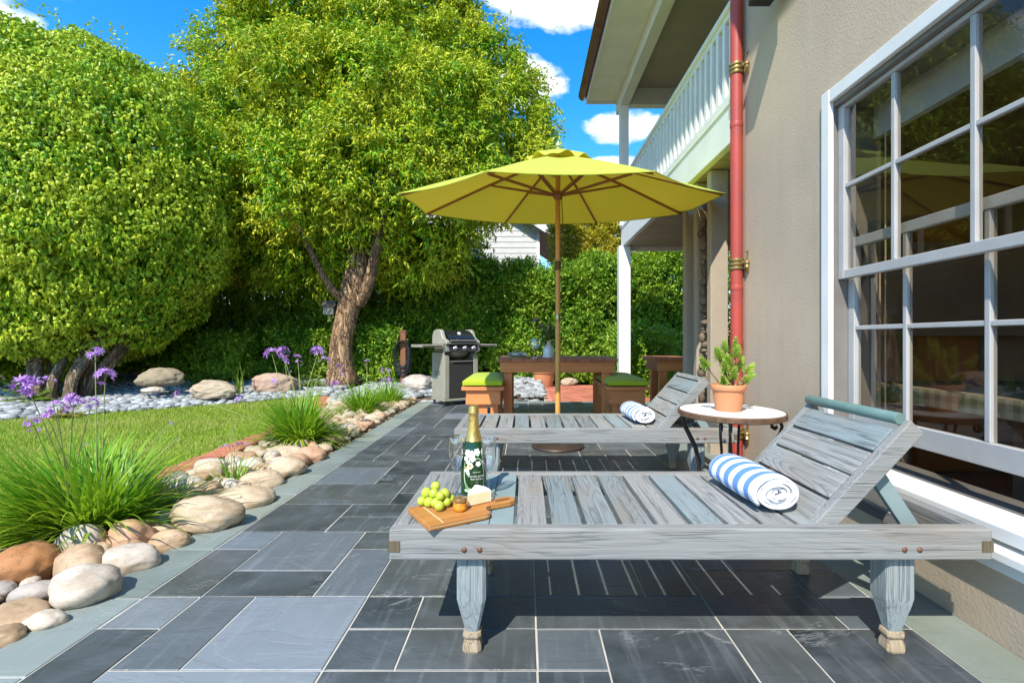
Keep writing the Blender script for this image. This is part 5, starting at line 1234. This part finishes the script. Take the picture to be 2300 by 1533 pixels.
shrub('lower_shrub', 'low leafy bush at the foot of the hedge right of the tree trunk', 'shrub', -2.95, 10.1, .8, .6, .95, 500, M_hedge, None, L=.085, Wf=.036, base=.02, stem=False)
shrub('lower_shrub', 'low leafy bush at the foot of the hedge left of the tree trunk', 'shrub', -4.7, 10.6, 1.3, .6, .9, 600, M_hedge, None, L=.085, Wf=.036, base=.02, stem=False)
shrub('lower_shrub', 'low feathery green bush at the far left edge behind the ficus stems', 'shrub', -9.4, 9.6, 2.6, .9, 1.25, 1500, M_hedge, None, L=.085, Wf=.036, base=.02, stem=False)
shrub('lower_shrub', 'low green bush in the shade right of the ficus stems', 'shrub', -6.5, 10.2, 1.8, .7, .8, 900, M_hedge, None, L=.085, Wf=.036, base=.02, stem=False)
# redwood fence behind the hedge
fe = thing('wooden_fence', 'redwood board fence glimpsed behind the hedge', 'fence', (-4, 12.6, 0))
k = MB()
for i in range(120): k.bx(-9+i*.145, -9+i*.145+.14, 0, .02, .05, 1.85+random.uniform(-.01, .01))
k.build('board_panel', mat('fence_wood', (.20, .09, .04), (.13, .06, .03), .85, ns=6, stretch=(6, 6, 1), island=.4), fe)
for i in range(8): k = MB(); k.bx(-8.5+i*2.4, -8.4+i*2.4, -.11, -.002, 0, 1.9); k.build('post', mat('fence_post_wood', (.26, .10, .045), (.17, .07, .03), .85, ns=6, stretch=(6, 6, 1)), fe)
fp = at(905, 800, 9.6)
k = MB(); k.bx(fp[0]-.05, fp[0]+.05, fp[1], fp[1]+.09, 0, 1.12); k.bx(fp[0]-.06, fp[0]+.06, fp[1]-.01, fp[1]+.10, 1.12, 1.15); o = k.build('hose_post', mat('fence_post_wood', (.26, .10, .045)), None, bevel=.006); tag(o, 'short reddish wooden post holding a coiled hose left of the grill', 'post')
k = MB(); rq = random.Random(2)
for i in range(6):
    w0, h0 = rq.uniform(.10, .17), rq.uniform(.24, .34); k.tube([(fp[0]+w0*math.cos(a), fp[1]-.03-.012*i, .95-h0+h0*math.sin(a)) for a in np.linspace(PI/2, PI/2+2*PI, 34)], .013, 7)
o = k.build('garden_hose', mat('black_hose', (.015, .015, .016), None, .4)); tag(o, 'black garden hose coiled on the post left of the grill', 'hose')
# bird house hung on the tree
q = dp(741, 695, 9.6); bh = thing('bird_house', 'small grey bird house hanging beside the tree trunk', 'bird house', tuple(q))
M_gw = mat('grey_birdwood', (.28, .27, .22), (.2, .19, .16), .85, ns=20)
k = MB(); k.bx(-.10, .10, -.08, .08, -.10, .06); k.build('box', M_gw, bh, bevel=.004)
k = MB(); k.add([(-.13, -.11, .055), (.13, -.11, .055), (.13, 0, .17), (-.13, 0, .17), (-.13, .11, .055), (.13, .11, .055)], [(0, 1, 2, 3), (3, 2, 5, 4), (0, 3, 4), (1, 5, 2)]); k.build('roof', mat('dark_birdroof', (.12, .10, .08), None, .8), bh, solid=.012)
k = MB(); k.lathe([(.04, -.22), (.042, -.105), (0, -.105)], 16); k.lathe([(0, -.22), (.05, -.225), (.05, -.21), (0, -.205)], 16); k.build('feeder_tube', mat('green_tube', (.2, .26, .06), None, .4), bh)
k = MB(); k.tube([(0, 0, .165), (.0, .02, .5), (.02, .05, .95)], .006, 6); k.build('hanger', M_iron, bh)
# utility wire in the sky
k = MB(); A = dp(-60, 5, 30); B_ = dp(130, 105, 34); C_ = dp(420, 190, 40); k.tube([A, B_, C_], .02, 5); o = k.build('overhead_wire', mat('wire', (.02, .02, .02), None, .6)); tag(o, 'thin dark overhead wire crossing the sky above the ficus', 'wire')

# ---------------------------------------------------------------- boulders and river stones
def stone_mat(name, a, b_, dk, ban=.3, sc=5.0, rough=.6):
    m, nt, out = new_mat(name); tcn = N(nt, 'ShaderNodeTexCoord').outputs['Object']
    oi = N(nt, 'ShaderNodeObjectInfo').outputs['Random']
    o3 = N(nt, 'ShaderNodeCombineXYZ', X=math_(nt, 'MULTIPLY', oi, 31), Y=math_(nt, 'MULTIPLY', oi, 17), Z=math_(nt, 'MULTIPLY', oi, 57)).outputs[0]
    v = N(nt, 'ShaderNodeVectorMath', {'operation': 'ADD'}, _0=tcn, _1=o3).outputs[0]
    n1 = noise_(nt, v, sc, 7, .6); vs_ = N(nt, 'ShaderNodeVectorMath', {'operation': 'MULTIPLY'}, _0=v, _1=(4, 6, 26)).outputs[0]
    bn = noise_(nt, vs_, 1.2, 5, .6, .6)
    col = mix(nt, ramp(nt, n1, [(.35, 0.0), (.68, 1.0)]), a, b_); col = mix(nt, math_(nt, 'MULTIPLY', ramp(nt, bn, [(.5, 0.0), (.62, 1.0)]), ban), col, dk)
    col = mix(nt, math_(nt, 'MULTIPLY', ramp(nt, noise_(nt, v, 60, 5), [(.54, 0.0), (.66, 1.0)]), .4), col, dk)
    kk = math_(nt, 'MULTIPLY_ADD', oi, .25, .87); col = mix(nt, 1.0, col, N(nt, 'ShaderNodeCombineColor', Red=kk, Green=kk, Blue=kk).outputs[0], 'MULTIPLY')
    p = prin(nt, out, Base_Color=col, Roughness=rough, Specular_IOR_Level=.35)
    nt.links.new(bump_(nt, math_(nt, 'ADD', noise_(nt, v, 28, 6), math_(nt, 'MULTIPLY', bn, .5)), .35, .008), p.inputs['Normal']); return m
S_cream = stone_mat('cream_stone', (.46, .35, .225), (.54, .44, .31), (.30, .19, .10), .55)
S_tan = stone_mat('tan_stone', (.40, .27, .155), (.50, .36, .22), (.24, .14, .07), .6)
S_white = stone_mat('white_stone', (.47, .40, .31), (.54, .475, .39), (.33, .25, .165), .6)
S_rust = stone_mat('rust_stone', (.34, .14, .045), (.44, .22, .09), (.16, .065, .025), .6, 9, .8)
S_salmon = stone_mat('salmon_stone', (.50, .30, .19), (.44, .27, .155), (.34, .18, .10), .35)
S_grey = stone_mat('greyish_stone', (.38, .33, .275), (.46, .40, .34), (.22, .175, .13), .7)
S_brown = stone_mat('brown_boulder', (.24, .19, .12), (.30, .245, .16), (.13, .10, .06), .3, 3, .85)
S_buff = stone_mat('buff_boulder', (.50, .42, .30), (.40, .31, .2), (.24, .17, .1), .4, 3, .85)
S_pink = stone_mat('pinkish_boulder', (.34, .23, .17), (.40, .28, .2), (.24, .15, .11), .3, 3, .85)
placed = []
def rock(label, px, py, wpx, hpx, m, seed, depth=.8, z=None, rot=0, group=None, rough=.065, lump=.26, name='river_stone', cat='stone', flat=.8):
    """(px, py) centre of the stone and (wpx, hpx) its size in the survey photo"""
    zc_ = .05
    for _ in range(8):
        p = gp(px, py, zc_); sx = wpx*.475*p.y/F; sz = max(min(hpx*.55*p.y/F, sx*.75), sx*.45); zc_ = sz*.55-.02
    if m is S_rust: rough = .10
    sy = sx*depth
    me = rock_mesh(name, seed, sx, sy, sz, rough, m, 4, flat, lump); o = link(name, me); o.location = (p.x, p.y, zc_); o.rotation_euler = (random.uniform(-.1, .1), random.uniform(-.12, .12), rot)
    placed.append((p.x, p.y, max(sx, sy)*.82)); return tag(o, label, cat, group)
G = 'river stones in the row beside the slate border'
rs_ = [('big rust brown rough boulder at the left edge below the large grass clump', 62, 1272, 150, 105, S_rust, .9), ('grey white round stone cut by the left photo edge below the rust boulder', -8, 1330, 70, 66, S_grey, .9),
 ('grey striped stone just right of the rust boulder, low in the row', 78, 1334, 100, 52, S_grey, .7), ('large smooth white stone touching the slate border below the tan slab stone', 190, 1322, 165, 86, S_white, .8),
 ('tan layered oblong stone leaning beside the rust boulder', 188, 1268, 140, 78, S_tan, .7), ('salmon pink rounded stone in front of the large grass clump', 292, 1208, 112, 78, S_salmon, .9),
 ('smooth white oval stone below the salmon stone at the slate border', 290, 1262, 125, 68, S_white, .8), ('small tan stone at the border right of the salmon stone', 378, 1216, 98, 50, S_tan, .7),
 ('greenish tan stone under the grass blades behind the tan slab stone', 190, 1220, 120, 70, S_grey, .8), ('largest cream speckled boulder midway along the slate border', 468, 1162, 165, 88, S_cream, .7),
 ('long cream stone behind the largest cream boulder at the border', 548, 1122, 130, 50, S_cream, .8), ('tan layered flat stone low in the left corner of the row', 48, 1380, 130, 50, S_tan, .8),
 ('small white pink stone at the border near the left corner', 98, 1398, 90, 48, S_white, .7), ('tan stone at the bottom left corner of the photo against the border', 10, 1432, 80, 58, S_tan, .8),
 ('grey layered stone at the right foot of the large grass clump', 372, 1172, 68, 68, S_grey, .8), ('shaded tan stone behind the grey layered stone', 425, 1128, 95, 56, S_tan, .8),
 ('yellowish oval stone left of the small flowering sprout', 458, 1104, 84, 44, S_tan, .8), ('small bright white stone at the foot of the flowering sprout', 516, 1092, 48, 42, S_white, .9),
 ('cream oval stone right of the flowering sprout at the border', 590, 1080, 95, 46, S_cream, .7), ('bright cream stone against the border below the second grass clump', 642, 1054, 88, 50, S_cream, .8),
 ('pale stone behind the flowering sprout beside the brick edging', 560, 1050, 68, 38, S_white, .8), ('white stone touching the bricks left of the flowering sprout', 470, 1050, 75, 36, S_white, .8),
 ('pink cream stone against the border, third past the sprout', 700, 1024, 68, 40, S_salmon, .8), ('cream flat stone below the second grass clump', 655, 1018, 75, 34, S_cream, .8)]
for i, (lb, x, y, w_, h_, m_, dp_) in enumerate(rs_): rock(lb, x, y, w_, h_, m_, i+1, dp_, None, random.uniform(-.4, .4), G)
gi = 0; rk = random.Random(21); kinds = [(S_cream, 'cream'), (S_tan, 'tan'), (S_white, 'white'), (S_cream, 'cream'), (S_salmon, 'pinkish'), (S_cream, 'cream')]
clumps = [(-2.16, 2.62, .20), (-2.12, 4.75, .16), (-2.16, 6.6, .14), (-2.2, 7.6, .12), (-1.98, 3.42, .05)]
protos = {}
for (m_, nm) in kinds:
    if nm not in protos: protos[nm] = [rock_mesh('river_stone', 60+len(protos)*5+q, 1, .78, .60, .07, m_, 4, .8, .28) for q in range(4)]
cnt = 0
for it in range(14000):
    y = rk.uniform(1.15, 8.0); far_ = y/8
    r_ = rk.uniform(.055, .105) if it < 5000 else rk.uniform(.028, .055); x = rk.uniform(-2.40, -1.70-r_*.8)
    if y > 5.2: x = rk.uniform(edge_x(y)+.14, -1.70-r_*.8)
    if any((x-a)**2+(y-b_)**2 < ((r_+c)*.84)**2 for a, b_, c in placed) or any((x-a)**2+(y-b_)**2 < (r_*.6+c)**2 for a, b_, c in clumps): continue
    m_, nm = rk.choice(kinds); o = link('river_stone', rk.choice(protos[nm])); o.scale = (r_*1.15, r_*1.1, r_*rk.uniform(.9, 1.2)); o.location = (x, y, r_*.28); o.rotation_euler = (rk.uniform(-.15, .15), rk.uniform(-.15, .15), rk.uniform(0, 6.28))
    zone = 'before the flowering sprout' if y < 3.3 else 'between the sprout and the second grass clump' if y < 4.7 else 'between the second and third grass clumps' if y < 6.5 else 'past the third grass clump, near the grill'
    tag(o, 'small %s rounded river stone in the row, %s' % (nm, zone), 'stone', 'small %s river stones %s' % (nm, zone)); placed.append((x, y, r_)); cnt += 1
    if cnt > 270: break
print('stones', cnt)
def boulder(label, px, py, wpx, hpx, m, seed, d, depth=.7, ang=0):
    p = dp(px, py, d); me = rock_mesh('boulder', seed, wpx*.5*d/F, wpx*.5*d/F*depth, hpx*.5*d/F*1.12, .10, m, 5, .65, .28); o = link('boulder', me); o.location = (p.x, p.y, p.z); o.rotation_euler = (0, 0, ang); tag(o, label, 'boulder', 'boulders in the pebble bed')
boulder('brown rounded boulder in the pebbles right of the ficus stems', 360, 848, 92, 44, S_brown, 31, 8.0, .7, .15)
boulder('buff flat boulder at the lawn edge, left of the sword leaved plant', 477, 877, 108, 40, S_buff, 32, 7.7, .6, -.1)
boulder('pinkish brown boulder left of the tree trunk', 617, 862, 96, 46, S_pink, 33, 8.6, .7, .1)
boulder('grey boulder partly hidden by the gas grill', 936, 864, 66, 38, S_grey, 34, 8.8, .8, .2)
boulder('small cream boulder seen under the dining table beside the terracotta planter', 1279, 857, 40, 18, S_buff, 35, 10.6, .8, .2)
boulder('flat white stone below the brown boulder in the pebbles', 345, 876, 44, 14, S_white, 36, 7.7, .7, .2)
q = at(1221, 860, 10.3); tp = thing('terracotta_planter', 'large terracotta planter seen under the dining table', 'planter', (q[0], q[1], .0)); pot(tp, .24, .36)
k = MB(); k.lathe([(0, .312), (.205, .315), (.206, .31)], 24); k.build('potting_soil', M_soil, tp)

# ---------------------------------------------------------------- flowering grassy clumps (straps, stalks, mauve umbels)
M_strap = leaf('strap_leaf', [(0, (.06, .22, .008)), (.5, (.13, .34, .012)), (.85, (.20, .41, .02)), (1, (.5, .5, .05))], .4, .34, .4, (.4, .7, .03))
M_stalk = mat('flower_stalk', (.34, .40, .12), (.26, .3, .1), .6)
M_flow = leaf('mauve_petal', [(0, (.38, .16, .52)), (.5, (.52, .27, .66)), (1, (.70, .46, .80))], .55, .3, .3, (.5, .15, .7))
def umbel(parent, tip, ax, s, n=13, dens=1.0):
    V = []; Fs = []; off = 0; k = MB()
    D0 = nrm(RNG.normal(0, 1, (n, 3))+np.array(ax)*.9)
    for dd in D0:
        Lp = s*RNG.uniform(.40, .62); c = dd*Lp; u_ = np.cross(dd, [.3, .2, .9]); u_ /= np.linalg.norm(u_); w_ = np.cross(dd, u_)
        k.tube([tip, Vector(tip)+Vector(c*.55), Vector(tip)+Vector(c)], [.0012, .0014, .0025], 5)
        a = np.arange(6)*PI/3+RNG.uniform(0, 1); op = RNG.uniform(.5, 1.15)
        D = (np.cos(a)[:, None]*u_+np.sin(a)[:, None]*w_)*math.sin(op)+dd*math.cos(op)
        v, f = leaf_geo(np.array(tip)+c+0*D, D, np.tile(dd, (6, 1)), np.full(6, s*.50), np.full(6, s*.17), .12, .2); V.append(v); Fs.append(f+off); off += len(v)
    np_mesh('flower_head', np.concatenate(V), np.concatenate(Fs), M_flow, parent)
def clump(label, x, y, n, L, Wl, stalks, spread=.08, el=(.15, 1.5), bend=(.5, 1.6), wind=0.0):
    t = thing('flowering_clump', label, 'grassy plant', (x, y, -.02), 0, 'grassy flowering clumps among the river stones')
    az = RNG.uniform(0, 2*PI, n); r_ = np.sqrt(RNG.random(n))*spread*2; base = np.stack([np.cos(az)*r_, np.sin(az)*r_*.9, np.full(n, .02)], 1); az = az+RNG.normal(0, .55, n); az = np.where((RNG.random(n) < wind) & (np.cos(az) > .2), PI-az, az)
    e = RNG.uniform(*el, n); blades('foliage', base, az, e, L*RNG.uniform(.55, 1.12, n), Wl*RNG.uniform(.6, 1.15, n), RNG.uniform(*bend, n), M_strap, t, 7)
    for (px, py, d, s, nf) in stalks:
        tip = dp(px, py, d)-Vector((x, y, -.02)); b0 = Vector((random.uniform(-.08, .08), random.uniform(-.06, .06), .03))
        mid = b0.lerp(tip, .55)+Vector((0, 0, .05*tip.length)); k = MB(); P_ = []
        for i in range(9):
            f = i/8; P_.append((1-f)**2*b0+2*f*(1-f)*mid+f*f*tip)
        k.tube(P_, [.0032-.0012*i/8 for i in range(9)], 6); so_ = k.build('flower_stalk', M_stalk, t)
        ax = (P_[-1]-P_[-2]).normalized(); umbel(so_, tuple(tip), tuple(ax), s*(.82 if d > 3.5 else .92), nf)
clump('largest grassy clump with long green blades at the lower left, mauve flowers above it', -2.27, 2.58, 1500, .58, .019,
      [(60, 868, 2.2, .070, 16), (108, 856, 2.25, .034, 6), (165, 905, 2.3, .060, 12), (128, 915, 2.25, .045, 9), (205, 908, 2.35, .045, 8), (74, 952, 2.2, .045, 8), (108, 938, 2.2, .04, 7), (214, 795, 2.55, .055, 9), (236, 848, 2.55, .062, 14), (383, 950, 2.6, .022, 3), (396, 985, 2.55, .018, 3), (190, 1000, 2.4, .018, 2)], .085, (.0, 1.25), (.3, 1.3), .5)
clump('second grassy clump, beside the boulder row at the lawn edge', -2.14, 4.72, 850, .57, .017, [(611, 795, 4.8, .10, 14), (636, 793, 4.85, .10, 14), (668, 804, 4.9, .06, 6), (640, 812, 4.8, .06, 7), (670, 815, 4.8, .05, 5), (651, 836, 4.7, .035, 4), (617, 858, 4.6, .06, 6), (401, 886, 4.5, .06, 7), (540, 897, 4.5, .06, 6), (715, 790, 5.0, .10, 13), (728, 812, 5.0, .085, 10)], .06, (.2, 1.5), (.4, 1.6))
clump('third grassy clump, further along the boulder row', -2.14, 6.55, 600, .46, .016, [(761, 826, 6.7, .08, 8), (755, 866, 6.5, .10, 9), (770, 840, 6.6, .05, 4), (824, 814, 6.9, .07, 7), (742, 858, 6.5, .06, 5)], .06, (.2, 1.5), (.4, 1.6))
clump('farthest grassy clump, at the end of the boulder row near the grill', -2.05, 7.45, 420, .42, .016, [(862, 832, 7.6, .075, 7), (874, 834, 7.6, .06, 6), (858, 855, 7.5, .06, 5), (870, 853, 7.5, .09, 8), (903, 855, 7.5, .06, 6), (880, 855, 7.5, .06, 5)], .06, (.2, 1.5), (.4, 1.6))
clump('small flowering sprout with few blades between the river stones', -1.985, 3.40, 46, .26, .011, [(503, 1003, 3.40, .03, 3), (515, 1003, 3.38, .035, 4), (527, 1001, 3.42, .035, 4), (540, 1000, 3.42, .035, 4), (552, 1000, 3.38, .03, 3), (522, 962, 3.4, .02, 2)], .03, (.4, 1.4), (.5, 1.8))
